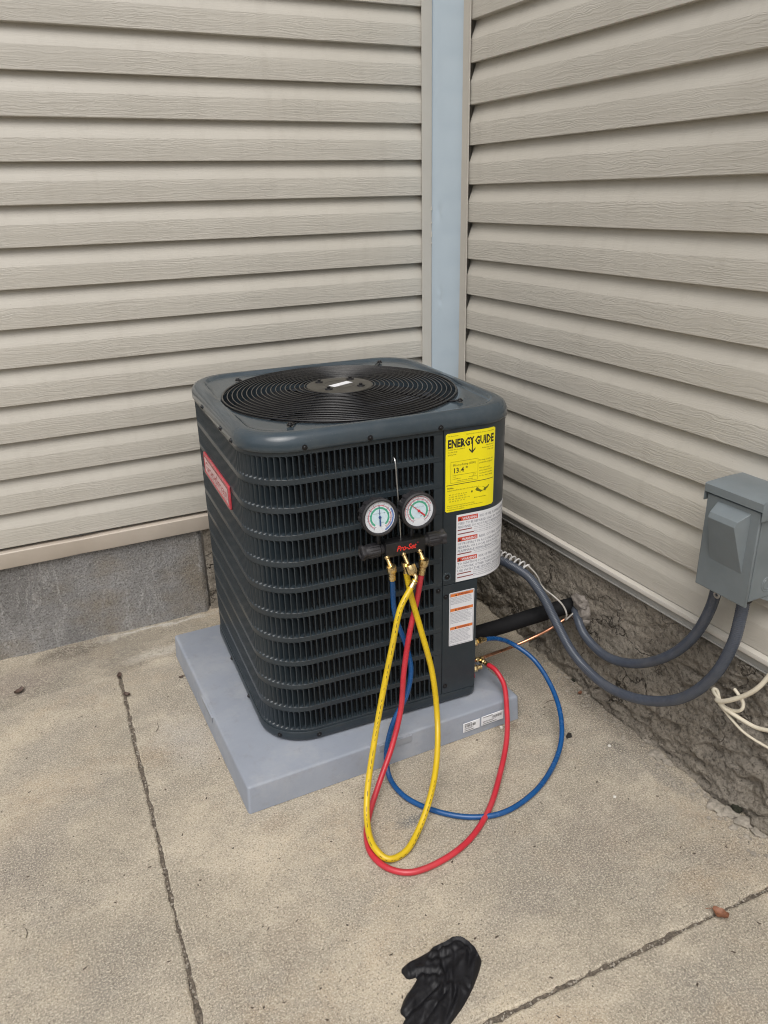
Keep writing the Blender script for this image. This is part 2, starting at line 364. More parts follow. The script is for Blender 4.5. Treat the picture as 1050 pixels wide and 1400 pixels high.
# ------------------------------------------------------------------ mesh helpers
class MB:
    def __init__(s):
        s.v, s.f = [], []

    def add(s, vs, fs):
        k = len(s.v)
        s.v += [tuple(p) for p in vs]
        s.f += [tuple(i + k for i in f) for f in fs]
        return s

    def box(s, x0, x1, y0, y1, z0, z1, bev=0.0):
        b = min(bev, (x1 - x0) * .45, (y1 - y0) * .45, (z1 - z0) * .45)
        if b <= 0:
            vs = [(x, y, z) for z in (z0, z1) for y in (y0, y1) for x in (x0, x1)]
            return s.add(vs, [(0, 2, 3, 1), (4, 5, 7, 6), (0, 1, 5, 4), (2, 6, 7, 3), (0, 4, 6, 2), (1, 3, 7, 5)])
        bm = bmesh.new()
        bmesh.ops.create_cube(bm, size=1)
        for v in bm.verts:
            v.co = Vector(((x0 + x1) / 2 + v.co.x * (x1 - x0), (y0 + y1) / 2 + v.co.y * (y1 - y0), (z0 + z1) / 2 + v.co.z * (z1 - z0)))
        bmesh.ops.bevel(bm, geom=bm.edges[:], offset=b, segments=2, affect='EDGES', profile=0.5)
        return s.bm(bm)

    def bm(s, bm, mat=None):
        bm.verts.index_update()
        vs = [(mat @ v.co if mat else v.co)[:] for v in bm.verts]
        fs = [tuple(v.index for v in f.verts) for f in bm.faces]
        bm.free()
        return s.add(vs, fs)

    def tube(s, path, r, n=12, cap=True):
        P = [Vector(p) for p in path]
        k = len(P)
        rr_ = r if callable(r) else (lambda i: r)
        tan = [(P[min(i + 1, k - 1)] - P[max(i - 1, 0)]).normalized() for i in range(k)]
        a = Vector((0, 0, 1)) if abs(tan[0].z) < 0.9 else Vector((1, 0, 0))
        nrm = tan[0].cross(a).normalized()
        vs, fs = [], []
        for i in range(k):
            if i:
                ax = tan[i - 1].cross(tan[i])
                if ax.length > 1e-9:
                    nrm = Matrix.Rotation(tan[i - 1].angle(tan[i]), 3, ax.normalized()) @ nrm
            bn = tan[i].cross(nrm)
            for j in range(n):
                t = 2 * pi * j / n
                vs.append(P[i] + (nrm * cos(t) + bn * sin(t)) * rr_(i))
        for i in range(k - 1):
            for j in range(n):
                fs.append((i * n + j, i * n + (j + 1) % n, (i + 1) * n + (j + 1) % n, (i + 1) * n + j))
        if cap:
            fs.append(tuple(range(n))[::-1])
            fs.append(tuple((k - 1) * n + j for j in range(n)))
        return s.add(vs, fs)

    def lathe(s, prof, n=32, mat=None, closed=False):
        # prof: (radius, z); axis z
        vs, fs = [], []
        for r, z in prof:
            for j in range(n):
                t = 2 * pi * j / n
                p = Vector((r * cos(t), r * sin(t), z))
                vs.append(mat @ p if mat else p)
        for i in range(len(prof) - 1):
            for j in range(n):
                fs.append((i * n + j, i * n + (j + 1) % n, (i + 1) * n + (j + 1) % n, (i + 1) * n + j))
        if prof[0][0] > 1e-6 and not closed:
            fs.append(tuple(range(n))[::-1])
        if prof[-1][0] > 1e-6 and not closed:
            fs.append(tuple((len(prof) - 1) * n + j for j in range(n)))
        return s.add(vs, fs)

    def build(s, name, mat, parent=None, smooth=False, loc=None, angle=40, **props):
        me = bpy.data.meshes.new(name)
        me.from_pydata([tuple(map(float, p)) for p in s.v], [], s.f)
        me.validate()
        bm = bmesh.new()
        bm.from_mesh(me)
        bmesh.ops.recalc_face_normals(bm, faces=bm.faces[:])
        bm.to_mesh(me)
        bm.free()
        if smooth:
            me.set_sharp_from_angle(angle=radians(angle))
            for pg in me.polygons:
                pg.use_smooth = True
        return link(name, me, mat, parent, loc, **props)


def link(name, me, mat=None, parent=None, loc=None, **props):
    o = bpy.data.objects.new(name, me)
    COL.objects.link(o)
    if mat is not None and me is not None and not me.materials:
        me.materials.append(M[mat] if isinstance(mat, str) else mat)
    if parent is not None:
        o.parent = parent
    if loc is not None:
        o.location = loc
    for k, v in props.items():
        o[k] = v
    return o


def thing(name, label, cat, loc=(0, 0, 0), rz=0.0, group=None):
    o = bpy.data.objects.new(name, None)
    COL.objects.link(o)
    o.empty_display_size = 0.05
    o.location = loc
    o.rotation_euler = (0, 0, rz)
    o['label'] = label
    o['category'] = cat
    if group:
        o['group'] = group
    return o


def spline(pts, step=0.008):
    P = [Vector(p) for p in pts]
    P = [P[0] * 2 - P[1]] + P + [P[-1] * 2 - P[-2]]
    out = []
    for i in range(1, len(P) - 2):
        p0, p1, p2, p3 = P[i - 1:i + 3]
        t0 = 0.0
        t1 = t0 + max(1e-5, (p1 - p0).length) ** 0.5
        t2 = t1 + max(1e-5, (p2 - p1).length) ** 0.5
        t3 = t2 + max(1e-5, (p3 - p2).length) ** 0.5
        n = max(2, int((p2 - p1).length / step))
        for k in range(n):
            t = t1 + (t2 - t1) * k / n
            a1 = p0 * ((t1 - t) / (t1 - t0)) + p1 * ((t - t0) / (t1 - t0))
            a2 = p1 * ((t2 - t) / (t2 - t1)) + p2 * ((t - t1) / (t2 - t1))
            a3 = p2 * ((t3 - t) / (t3 - t2)) + p3 * ((t - t2) / (t3 - t2))
            b1 = a1 * ((t2 - t) / (t2 - t0)) + a2 * ((t - t0) / (t2 - t0))
            b2 = a2 * ((t3 - t) / (t3 - t1)) + a3 * ((t - t1) / (t3 - t1))
            out.append(b1 * ((t2 - t) / (t2 - t1)) + b2 * ((t - t1) / (t2 - t1)))
    out.append(P[-2])
    for _ in range(2):
        out = [out[0]] + [(out[i - 1] + out[i] * 2 + out[i + 1]) / 4 for i in range(1, len(out) - 1)] + [out[-1]]
    return out


def axis_mat(p, d):
    q = Vector(d).normalized().to_track_quat('Z', 'Y')
    return Matrix.Translation(Vector(p)) @ q.to_matrix().to_4x4()


def fbm(p, o=4, h=0.6):
    return noise.fractal(Vector(p), h, 2.1, o, noise_basis='PERLIN_ORIGINAL')


# ------------------------------------------------------------------ ground
GX0, GX1, GY0, GY1 = -5.0, 0.05, -6.0, 0.04
g = MB()
N = 24
xs = [-60 + 120 * i / N for i in range(N + 1)]
g.add([(x, y, -0.06) for y in xs for x in xs], [(j * (N + 1) + i, j * (N + 1) + i + 1, (j + 1) * (N + 1) + i + 1, (j + 1) * (N + 1) + i) for j in range(N) for i in range(N)])
ground = g.build('ground', 'soil', None, kind='structure')


def slab(poly, name='slab', mat='slab', top=0.0, jit=0.0022):
    """poly: corner list (counter-clockwise). Edges are chipped, top slightly rounded at the arris."""
    ring = []
    n = len(poly)
    for i in range(n):
        a, b = Vector(poly[i]), Vector(poly[(i + 1) % n])
        L = (b - a).length
        nv = Vector((-(b - a).y, (b - a).x)) / L
        k = max(2, int(L / 0.009)) if L < 9 else 2
        for j in range(k):
            p = a.lerp(b, j / k)
            w = fbm((p.x * 30, p.y * 30, i), 4) * jit * 1.6 + fbm((p.x * 5, p.y * 5, i + 9), 3) * jit * 1.2
            c = noise.noise(Vector((p.x * 60, p.y * 60, i)))
            if c > 0.35:
                w += (c - 0.35) * 0.007
            ring.append((p + nv * (w if j else 0), nv))
    k = len(ring)
    vs = [(p.x + nv.x * 0.005, p.y + nv.y * 0.005, top) for p, nv in ring]
    vs += [(p.x + nv.x * 0.0012, p.y + nv.y * 0.0012, top - 0.0018) for p, nv in ring]
    vs += [(p.x, p.y, top - 0.006) for p, nv in ring]
    vs += [(p.x, p.y, top - 0.09) for p, nv in ring]
    fs = [tuple(range(k))]
    for r in range(3):
        for j in range(k):
            fs.append((r * k + j, r * k + (j + 1) % k, (r + 1) * k + (j + 1) % k, (r + 1) * k + j))
    me = bpy.data.meshes.new(name)
    me.from_pydata(vs, [], fs)
    return link(name, me, mat, ground)


def lx(y):                                       # the long joint left of the pad
    return -1.2905 - 0.0405 * (-y)


def ry(x):                                       # the joint that crosses near the glove
    return -1.822 - 0.044 * (x + 0.14) - 0.0


hw = 0.0038
slab([(GX0, GY0), (lx(GY0) - hw, GY0), (lx(GY1) - hw, GY1), (GX0, GY1)])
yb = -1.80
slab([(lx(-1.77) + hw, ry(lx(-1.77)) + hw), (GX1, ry(GX1) + hw), (GX1, GY1), (lx(GY1) + hw, GY1)])
slab([(lx(GY0) + hw, GY0), (GX1, GY0), (GX1, ry(GX1) - hw), (lx(-1.77) + hw, ry(lx(-1.77)) - hw)])

# dirt packed into the joints
d = MB()


def dirt_strip(a, b, w, zoff):
    a, b = Vector(a), Vector(b)
    L = (b - a).length
    nv = Vector((-(b - a).y, (b - a).x)) / L
    k = int(L / 0.008)
    vs, fs = [], []
    for i in range(k + 1):
        p = a.lerp(b, i / k)
        for j in range(5):
            q = p + nv * (j - 2) / 2 * w
            vs.append((q.x, q.y, zoff + 0.0040 * fbm((q.x * 40, q.y * 40, 0.3), 3) + 0.003 * noise.noise(Vector((q.x * 150, q.y * 150, 2)))))
    for i in range(k):
        for j in range(4):
            fs.append((i * 5 + j, i * 5 + j + 1, (i + 1) * 5 + j + 1, (i + 1) * 5 + j))
    d.add(vs, fs)


dirt_strip((lx(-4), -4), (lx(-0.2), -0.2), 0.010, -0.0046)
dirt_strip((lx(-1.77), ry(lx(-1.77)) - 0.0), (GX1, ry(GX1)), 0.010, -0.0042)
d.build('joint_dirt', 'grit', ground, kind='stuff')

# cement wash feathered out from the foot of the left foundation
ap = MB()
nx, ny = 260, 22
vs, fs = [], []
for i in range(nx + 1):
    x = -3.4 + 3.38 * i / nx
    edge = 0.262 + 0.030 * fbm((x * 3, 0, 5), 4) + 0.012 * fbm((x * 17, 0, 6), 3)
    if x < -1.45:
        edge += 0.04 * min(1, (-1.45 - x) / 0.2)
    for j in range(ny + 1):
        t = j / ny
        y = 0.025 - (edge + 0.025) * t
        z = 0.0068 * (1 - t) ** 0.8 + 0.022 * max(0, 1 - t * 8) ** 2 * max(0.0, 0.6 + 1.2 * fbm((x * 2.3, 0, 3), 3))
        z += 0.0022 * fbm((x * 14, y * 14, 1), 4) * (1 - t)
        if j == ny:
            z = -0.004
        elif j == ny - 1:
            z = max(0.0011, z * 0.7)
        vs.append((x, y, max(z, 0.0011) if j < ny else z))
for i in range(nx):
    for j in range(ny):
        a = i * (ny + 1) + j
        fs.append((a, a + 1, a + ny + 2, a + ny + 1))
ap.add(vs, fs)
ap.build('cement_apron', 'apron', ground, True)

# ------------------------------------------------------------------ house walls (clapboard-profile vinyl over concrete)
S = 0.1143
LEN_L, LEN_R = 4.2, 4.6


def siding_panel(z0, length, seed, left):
    """one vinyl panel: two courses, each a flat lower face and a sloping upper face. Offsets o measured into the wall."""
    prof = []
    for c in range(2):
        b = c * S
        if c == 0:
            prof += [(0.0200, b + 0.004), (0.0185, b + 0.0012), (0.0035, b + 0.0003)]
        else:
            prof += [(0.0190, b - 0.0008), (0.0040, b - 0.0004)]
        prof += [(0.0008, b + 0.0003), (0.0, b + 0.0016), (0.0003, b + 0.030), (0.0006, b + 0.0615), (0.0009, b + 0.0630), (0.0076, b + 0.0800), (0.0138, b + 0.0960), (0.0188, b + 0.1115)]
    prof += [(0.0205, 2 * S + 0.010)]
    n = len(prof)
    k = 70
    vs, fs = [], []
    for i in range(k + 1):
        t = length * i / k
        for j, (o, z) in enumerate(prof):
            w = 0.0011 * noise.noise(Vector((t * 1.3, seed * 7.7, (z > S) * 3.1))) + 0.0006 * noise.noise(Vector((t * 4.1, seed * 3.3, 5)))
            dz = 0.0010 * noise.noise(Vector((t * 0.9, seed * 5.1 + (z > S * 0.98) * 9, 8)))
            oo, zz = o + w * (0.3 + 0.7 * (o < 0.004)), z0 + z + dz
            vs.append((-0.006 - t, oo, zz) if left else (oo, -0.285 - t, zz))
    for i in range(k):
        for j in range(n - 1):
            a = i * n + j
            fs.append((a, a + 1, a + n + 1, a + n))
    return MB().add(vs, fs)


def build_siding(z0, length, seed, left, parent, off):
    o = siding_panel(z0, length, seed, left).build('siding_panel', 'siding', parent, True, off, 12)
    o.data.materials.append(M['siding_smooth'])
    for pg in o.data.polygons:
        pz = (pg.center.z - z0) % S
        if pz > 0.064 or abs(pg.normal.z) > 0.6:
            pg.material_index = 1
    return o


# left wall: butt plane y = 0
wl_ = thing('house_wall', 'beige vinyl sided house wall behind the unit, above smooth grey concrete', 'wall', (-1.6, 0.0, 0.0))
wl_off = -Vector(wl_.location)
for i in range(11):
    build_siding((17.6 - 14) * S + 2 * S * i, LEN_L - 0.006, i + 1, True, wl_, wl_off)
MB().box(-LEN_L, 0.06, 0.0235, 0.06, 0.36, 2.95).build('sheathing', 'flash', wl_, False, wl_off)
bd = MB()
vs, fs = [], []
prof = [(0.02, 0.4015), (-0.011, 0.4000), (-0.0135, 0.3970), (-0.0135, 0.3500), (-0.0120, 0.3455), (0.02, 0.3445)]
k = 160
for i in range(k + 1):
    x = -LEN_L + (LEN_L - 0.02) * i / k
    dent = 0.004 * math.exp(-((x + 1.33) / 0.05) ** 2)
    for o, z in prof:
        vs.append((x, o + (dent if o < 0 else 0) + 0.0012 * noise.noise(Vector((x * 3, z * 9, 2))), z + (0.0014 * noise.noise(Vector((x * 2.3, 1, 4)))) - (dent * 0.6 if z > 0.39 else 0)))
for i in range(k):
    for j in range(5):
        a = i * 6 + j
        fs.append((a, a + 1, a + 7, a + 6))
bd.add(vs, fs)
bd.build('trim_board', 'board', wl_, True, wl_off, 30)
jl = MB()
jl.box(-0.0165, 0.0235, -0.0055, -0.0038, 0.345, 2.95, 0.0007)
jl.box(0.0222, 0.0235, -0.0038, 0.03, 0.345, 2.95)
jl.build('corner_channel', 'trim', wl_, False, wl_off)


def found(parent, off, name, mat, u0, u1, z0, z1, res, fn):
    nu, nz = int((u1 - u0) / res), int((z1 - z0) / res)
    vs, fs = [], []
    for i in range(nu + 1):
        for j in range(nz + 1):
            vs.append(fn(u0 + (u1 - u0) * i / nu, z0 + (z1 - z0) * j / nz))
    for i in range(nu):
        for j in range(nz):
            a = i * (nz + 1) + j
            fs.append((a, a + 1, a + nz + 2, a + nz + 1))
    return MB().add(vs, fs).build(name, mat, parent, True, off, 80)


def fl_smooth(x, z):
    o = 0.006 + 0.0022 * fbm((x * 6, z * 6, 1), 5) + 0.0010 * fbm((x * 45, z * 45, 2), 3)
    e = min(abs(x + 0.925 + 0.004 * noise.noise(Vector((z * 22, 0, 0)))), abs(x + 4.2))
    return (x, o + 0.012 * max(0, 1 - e / 0.007), z)


def fl_rough(x, z):
    return (x, 0.010 + 0.006 * fbm((x * 22, z * 22, 3), 5) - 0.004 * abs(noise.noise(Vector((x * 14, z * 30, 5)))), z)


found(wl_, wl_off, 'foundation', 'foundL', -3.4, -0.927, -0.06, 0.353, 0.011, fl_smooth)
found(wl_, wl_off, 'foundation_infill', 'foundR', -0.9215, -0.02, -0.06, 0.353, 0.011, fl_rough)

# right wall: butt plane x = 0
wr_ = thing('house_wall', 'beige vinyl sided house wall on the right, above rough crumbling concrete', 'wall', (0.0, -1.6, 0.0))
wr_off = -Vector(wr_.location)
for i in range(11):
    build_siding((16.8587 - 13) * S + 2 * S * i, LEN_R, i + 40, False, wr_, wr_off)
MB().box(0.0295, 0.07, -LEN_R - 0.3, 0.05, 0.36, 2.95).build('sheathing', 'flash', wr_, False, wr_off)

# pale blue flat panel in the corner, dented
bp = MB()
vs, fs = [], []
ny, nz = 26, 300
DENTS = [(-0.055, 1.385, 0.016, 0.0035), (-0.068, 1.379, 0.008, -0.0028), (-0.062, 1.115, 0.011, 0.0025), (-0.058, 1.085, 0.012, 0.003), (-0.066, 1.06, 0.009, -0.002), (-0.050, 1.10, 0.010, -0.002)]
for i in range(ny + 1):
    for j in range(nz + 1):
        y = 0.018 - 0.262 * i / ny
        z = 0.41 + 2.5 * j / nz
        o = 0.0255 + 0.0009 * fbm((y * 3, z * 1.4, 7), 3)
        for dy, dz, w, a in DENTS:
            q = ((y - dy) ** 2 + ((z - dz) * 0.7) ** 2) / (w * w)
            if q < 6:
                o += a * math.exp(-q)
        vs.append((o, y, z))
for i in range(ny):
    for j in range(nz):
        a = i * (nz + 1) + j
        fs.append((a, a + 1, a + nz + 2, a + nz + 1))
bp.add(vs, fs)
bp.build('corner_panel', 'bluepanel', wr_, True, wr_off, 80, label='pale blue flat panel with small dents')
pc = MB()
for zz, hh in ((1.39, 0.012), (1.345, 0.006), (1.30, 0.018), (1.275, 0.006)):
    pc.box(0.0205, 0.0240, -0.0085, -0.0030, zz, zz + hh, 0.001)
pc.build('paint_chip', 'pale', wr_, False, wr_off)
jr = MB()
jr.box(-0.0055, -0.0038, -0.2915, -0.249, 0.43, 2.95, 0.0007)
jr.box(-0.0038, 0.0285, -0.2505, -0.249, 0.43, 2.95)
jr.box(-0.0078, -0.0057, -0.2925, -0.2855, 0.43, 2.95, 0.0009)
jr.build('corner_channel', 'trim', wr_, False, wr_off)

# starter strip under the right siding: pale lip over a grey flashing
st = MB()
for a, b in ((-0.250, -0.578), (-0.5795, -LEN_R)):
    k = 80
    pr = [(0.016, 0.4405), (-0.004, 0.4395), (-0.0125, 0.4360), (-0.0140, 0.4325), (-0.0140, 0.4260), (-0.0125, 0.4235), (0.0, 0.4225), (0.018, 0.4225)]
    vs, fs = [], []
    for i in range(k + 1):
        y = a + (b - a) * i / k
        for o, z in pr:
            vs.append((o, y, z + 0.0012 * noise.noise(Vector((y * 2, 3, 1)))))
    for i in range(k):
        for j in range(len(pr) - 1):
            q = i * len(pr) + j
            fs.append((q, q + 1, q + len(pr) + 1, q + len(pr)))
    st.add(vs, fs)
st.build('starter_strip', 'trim', wr_, True, wr_off, 30)
fl = MB()
fl.box(-0.001, 0.03, -LEN_R, -0.02, 0.397, 0.4222)
fl.box(-0.0055, -0.001, -LEN_R, -0.02, 0.397, 0.4010, 0.001)
fl.build('flashing', 'flash', wr_, False, wr_off)


def fr_rough(y, z):
    b = 0.0
    for yy, v in ():
        pass
    # swelling foot that reaches further out toward the frame's right edge
    k = min(1.0, max(0.0, (-y - 0.6) / 0.7))
    foot = 0.036 * k * max(0.0, 1 - max(z, 0) / 0.24) ** 1.3
    tilt = z + 0.10 * y
    q = Vector((y * 5.0, tilt * 15.0, 3.7))
    led = noise.ridged_multi_fractal(q, 0.9, 2.1, 5, 1.0, 2.0, noise_basis='PERLIN_ORIGINAL')
    rough = 0.0085 * fbm((y * 10, tilt * 24, 1.1), 6, 0.4) + 0.0050 * fbm((y * 60, z * 80, 8), 3)
    gain = 0.25 + 0.75 * min(1.0, max(0.0, (-y - 1.25) / 0.25) + max(0.0, (0.14 - z) / 0.06))
    o = 0.004 - foot + rough * (0.30 + 0.60 * gain) + 0.0105 * gain * (led - 0.9) * (0.35 + 0.65 * (noise.noise(Vector((y * 2.5, z * 4, 9))) > -0.15))
    pz = noise.noise(Vector((y * 13, tilt * 34, 12)))
    if pz > 0.22:
        o += min(0.014, (pz - 0.22) * 0.07) * gain
    # hollow around the pipe penetration
    r = hypot(y + 0.965, z - 0.235)
    o += 0.02 * max(0, 1 - r / 0.05)
    return (max(o, -0.075), y, z)


found(wr_, wr_off, 'foundation', 'foundR', -2.1, -0.02, -0.06, 0.402, 0.0052, fr_rough)
found(wr_, wr_off, 'foundation', 'foundR', -LEN_R, -2.1, -0.06, 0.402, 0.02, fr_rough)

# ------------------------------------------------------------------ equipment pad
PX0, PX1, PY0, PY1, PT = -1.1065, -0.284, -1.0625, -0.2320, 0.0800
pad = thing('equipment_pad', 'blue grey moulded plastic pad under the condenser on the concrete', 'pad', ((PX0 + PX1) / 2, (PY0 + PY1) / 2, 0))


def rrect(x0, x1, y0, y1, r, n=6):
    o = []
    for cx, cy, a0 in ((x1 - r, y1 - r, 0), (x0 + r, y1 - r, 90), (x0 + r, y0 + r, 180), (x1 - r, y0 + r, 270)):
        for i in range(n + 1):
            a = radians(a0 + 90 * i / n)
            o.append((cx + r * cos(a), cy + r * sin(a)))
    return o


def loft(rings, cap0=True, cap1=True):
    n = len(rings[0])
    vs = [p for r in rings for p in r]
    fs = []
    for i in range(len(rings) - 1):
        for j in range(n):
            fs.append((i * n + j, i * n + (j + 1) % n, (i + 1) * n + (j + 1) % n, (i + 1) * n + j))
    if cap0:
        fs.append(tuple(range(n))[::-1])
    if cap1:
        fs.append(tuple((len(rings) - 1) * n + j for j in range(n)))
    return vs, fs


hx, hy = (PX1 - PX0) / 2, (PY1 - PY0) / 2
rings = []
for ins, z in ((-0.004, 0.0015), (-0.003, 0.006), (0.0, PT - 0.006), (0.0018, PT - 0.002), (0.006, PT)):
    rings.append([(x, y, z) for x, y in rrect(-hx + ins, hx - ins, -hy + ins, hy - ins, 0.008)])
MB().add(*loft(rings)).build('pad_body', 'pad', pad, True, None, 50)
tb = MB()
yl = -0.672 - pad.location.y
tb.add([(-hx - 0.0035, yl - 0.06, 0.073), (-hx - 0.0035, yl + 0.06, 0.073), (-hx - 0.0035, yl + 0.055, 0.055), (-hx - 0.0035, yl - 0.055, 0.055),
        (-hx + 0.012, yl - 0.06, 0.0808), (-hx + 0.012, yl + 0.06, 0.0808), (-hx + 0.003, yl + 0.055, 0.054), (-hx + 0.003, yl - 0.055, 0.054)],
       [(0, 1, 2, 3), (0, 4, 5, 1), (1, 5, 6, 2), (0, 3, 7, 4), (3, 2, 6, 7)])
tb.build('moulded_tab', 'pad', pad, False)
xl = -0.690 - pad.location.x
tb = MB()
tb.box(xl - 0.05, xl + 0.05, -hy - 0.0032, -hy + 0.004, 0.052, 0.0735, 0.0015)
tb.build('moulded_tab', 'pad', pad, False)
for (xa, xb, za, zb, k) in ((-0.4765, -0.4215, 0.022, 0.052, 0), (-0.4155, -0.3400, 0.024, 0.054, 1)):
    xa -= pad.location.x
    xb -= pad.location.x
    lb = MB().box(xa, xb, -hy - 0.0062, -hy - 0.0040, za, zb, 0.0008).build('barcode_sticker', 'white', pad)
    pr = MB()
    yf = -hy - 0.0066
    rnd = random.Random(3 + k)
    bx = xa + (0.004 if k == 0 else 0.036)
    while bx < (xb - 0.014 if k == 0 else xb - 0.006):
        w = rnd.choice((0.0005, 0.0009, 0.0014))
        pr.add([(bx, yf, zb - 0.0145), (bx + w, yf, zb - 0.0145), (bx + w, yf, zb - 0.0062), (bx, yf, zb - 0.0062)], [(0, 1, 2, 3)])
        bx += w + rnd.choice((0.0006, 0.001, 0.0016))
    for zz, x1f, hgt in ((zb - 0.0045, 0.5, 0.0022), (zb - 0.018, 0.6, 0.0012), (zb - 0.0205, 0.5, 0.0012), (za + 0.0035, 0.66, 0.0024)):
        x = xa + 0.004
        while x < xa + (xb - xa) * x1f:
            w = rnd.uniform(0.0012, 0.0045)
            pr.add([(x, yf, zz), (x + w, yf, zz), (x + w, yf, zz + hgt), (x, yf, zz + hgt)], [(0, 1, 2, 3)])
            x += w + 0.0009
    pr.build('print', 'ink', lb, kind='stuff')

# ------------------------------------------------------------------ condenser unit
W, D, R = 0.732, 0.757, 0.125
HW, HD = W / 2, D / 2
ac = thing('air_conditioner', 'dark slate grey condenser unit with louvred sides standing on the pad', 'air conditioner', (-0.615, -0.604, 0.0800), radians(-3.3))
XR = HW - R
ARC = R * pi / 2
LF = D - 2 * R
BF = W - 2 * R


def surf(u, z, off=0.0):
    """point on the cabinet skin: u = arc length along the outline, u = x on the flat front, growing to the right"""
    def arc(cx, cy, a):
        return (cx + (R + off) * cos(a), cy + (R + off) * sin(a), z)
    if -XR <= u <= XR:
        return (u, -HD - off, z)
    if u > XR:
        s = u - XR
        if s <= ARC:
            return arc(XR, -HD + R, -pi / 2 + s / R)
        s -= ARC
        if s <= LF:
            return (HW + off, -HD + R + s, z)
        s -= LF
        return arc(XR, HD - R, s / R)
    s = -XR - u
    if s <= ARC:
        return arc(-XR, -HD + R, -pi / 2 - s / R)
    s -= ARC
    if s <= LF:
        return (-HW - off, -HD + R + s, z)
    s -= LF
    if s <= ARC:
        return arc(-XR, HD - R, pi - s / R)
    s -= ARC
    if s <= BF:
        return (-XR + s, HD + off, z)
    s -= BF
    if s <= ARC:
        return arc(XR, HD - R, pi / 2 - s / R)
    s -= ARC
    return (HW + off, HD - R - s, z)


def patch(mb, u0, u1, z0, z1, off, nu=None, nz=1):
    if nu is None:
        nu = max(1, int(abs(u1 - u0) / 0.012))
    vs = [surf(u0 + (u1 - u0) * i / nu, z0 + (z1 - z0) * j / nz, off) for i in range(nu + 1) for j in range(nz + 1)]
    fs = [(i * (nz + 1) + j, (i + 1) * (nz + 1) + j, (i + 1) * (nz + 1) + j + 1, i * (nz + 1) + j + 1) for i in range(nu) for j in range(nz)]
    return mb.add(vs, fs)


# base pan, cut away at the valve corner
def pan_outline(e):
    o = []
    for i in range(13):
        a = pi + pi / 2 * i / 12
        o.append((-XR + (R + e) * cos(a), -HD + R + (R + e) * sin(a)))
    cx, cy, rr = 0.245 - 0.025, -HD + 0.03, 0.03
    for i in range(9):
        a = -pi / 2 + pi / 2 * i / 8
        o.append((cx + (rr + e) * cos(a), cy + (rr + e) * sin(a)))
    o.append((cx + rr + e, -0.10))
    o.append((HW + e, -0.10))
    for i in range(13):
        a = pi / 2 * i / 12
        o.append((XR + (R + e) * cos(a), HD - R + (R + e) * sin(a)))
    for i in range(13):
        a = pi / 2 + pi / 2 * i / 12
        o.append((-XR + (R + e) * cos(a), HD - R + (R + e) * sin(a)))
    return o


rings = [[(x, y, z) for x, y in pan_outline(e)] for e, z in ((-0.012, 0.0), (-0.004, 0.0015), (0.002, 0.007), (0.004, 0.014), (0.004, 0.029), (0.002, 0.0325), (-0.008, 0.0330))]
MB().add(*loft(rings)).build('base_pan', 'paint', ac, True, None, 45)

# coil behind the louvres, and the dark inside
cm = MB()
ci = [(x, y) for x, y in pan_outline(-0.030)]
cm.add(*loft([[(x, y, 0.034) for x, y in ci], [(x, y, 0.80) for x, y in ci]], False, False))
cm.build('coil', 'coil', ac, True, None, 45)

# louvred wrap: 11 rows of slots
PITCH, ROWP, ROWH = 0.0147, 0.0713, 0.0570
ROW0 = 0.8095                                    # top of the uppermost slots
U_END = 0.1335
U_LAST = 0.1085                                  # right edge of the last slot on the front
SLW = 0.0122
NCOL = int((U_LAST + XR + ARC * 3 + LF + BF + 0.30) / PITCH)
U_FAR = U_LAST - NCOL * PITCH - 0.004
sheet = MB()
zt_all = [0.8215] + [ROW0 - k * ROWP for k in range(0)]
bands = [(ROW0, 0.8215)]
for k in range(11):
    zb = ROW0 - k * ROWP - ROWH
    za = ROW0 - (k + 1) * ROWP if k < 10 else 0.0325
    bands.append((za, zb))
nseg = NCOL * 1
for za, zb in bands:
    nu = int((U_END - U_FAR) / 0.0147)
    vs, fs = [], []
    prof = [(-0.004, za), (-0.0006, za), (0.0, za + 0.0008), (0.0, zb - 0.0008), (-0.0006, zb), (-0.004, zb)]
    for i in range(nu + 1):
        u = U_END + (U_FAR - U_END) * i / nu
        for o, z in prof:
            vs.append(surf(u, z, o))
    for i in range(nu):
        for j in range(5):
            a = i * 6 + j
            fs.append((a, a + 1, a + 7, a + 6))
    sheet.add(vs, fs)
for k in range(11):
    z1 = ROW0 - k * ROWP
    z0 = z1 - ROWH
    for c in range(NCOL + 1):
        ur = U_LAST - c * PITCH + (PITCH - SLW)   # web to the right of slot c
        ul = U_LAST - c * PITCH
        if c == 0:
            ur = U_END
        vs = [surf(ul, z0, -0.004), surf(ul, z0, 0), surf(ur, z0, 0), surf(ur, z0, -0.003), surf(ul, z1, -0.004), surf(ul, z1, 0), surf(ur, z1, 0), surf(ur, z1, -0.003)]
        sheet.add(vs, [(0, 1, 5, 4), (1, 2, 6, 5), (2, 3, 7, 6)])
        # rounded right-hand corners of the slot
        if c < NCOL:
            q = 0.0042
            for zc, sg in ((z0, 1), (z1, -1)):
                fan = [surf(ul, zc, 0.0)]
                for i in range(5):
                    a = pi / 2 * i / 4
                    fan.append(surf(ul - q + q * sin(a), zc + sg * (q - q * cos(a)), 0.0))
                sheet.add(fan, [(0, i, i + 1) for i in range(1, 5)])
sheet.build('louvre_panel', 'paint', ac, True, None, 30)


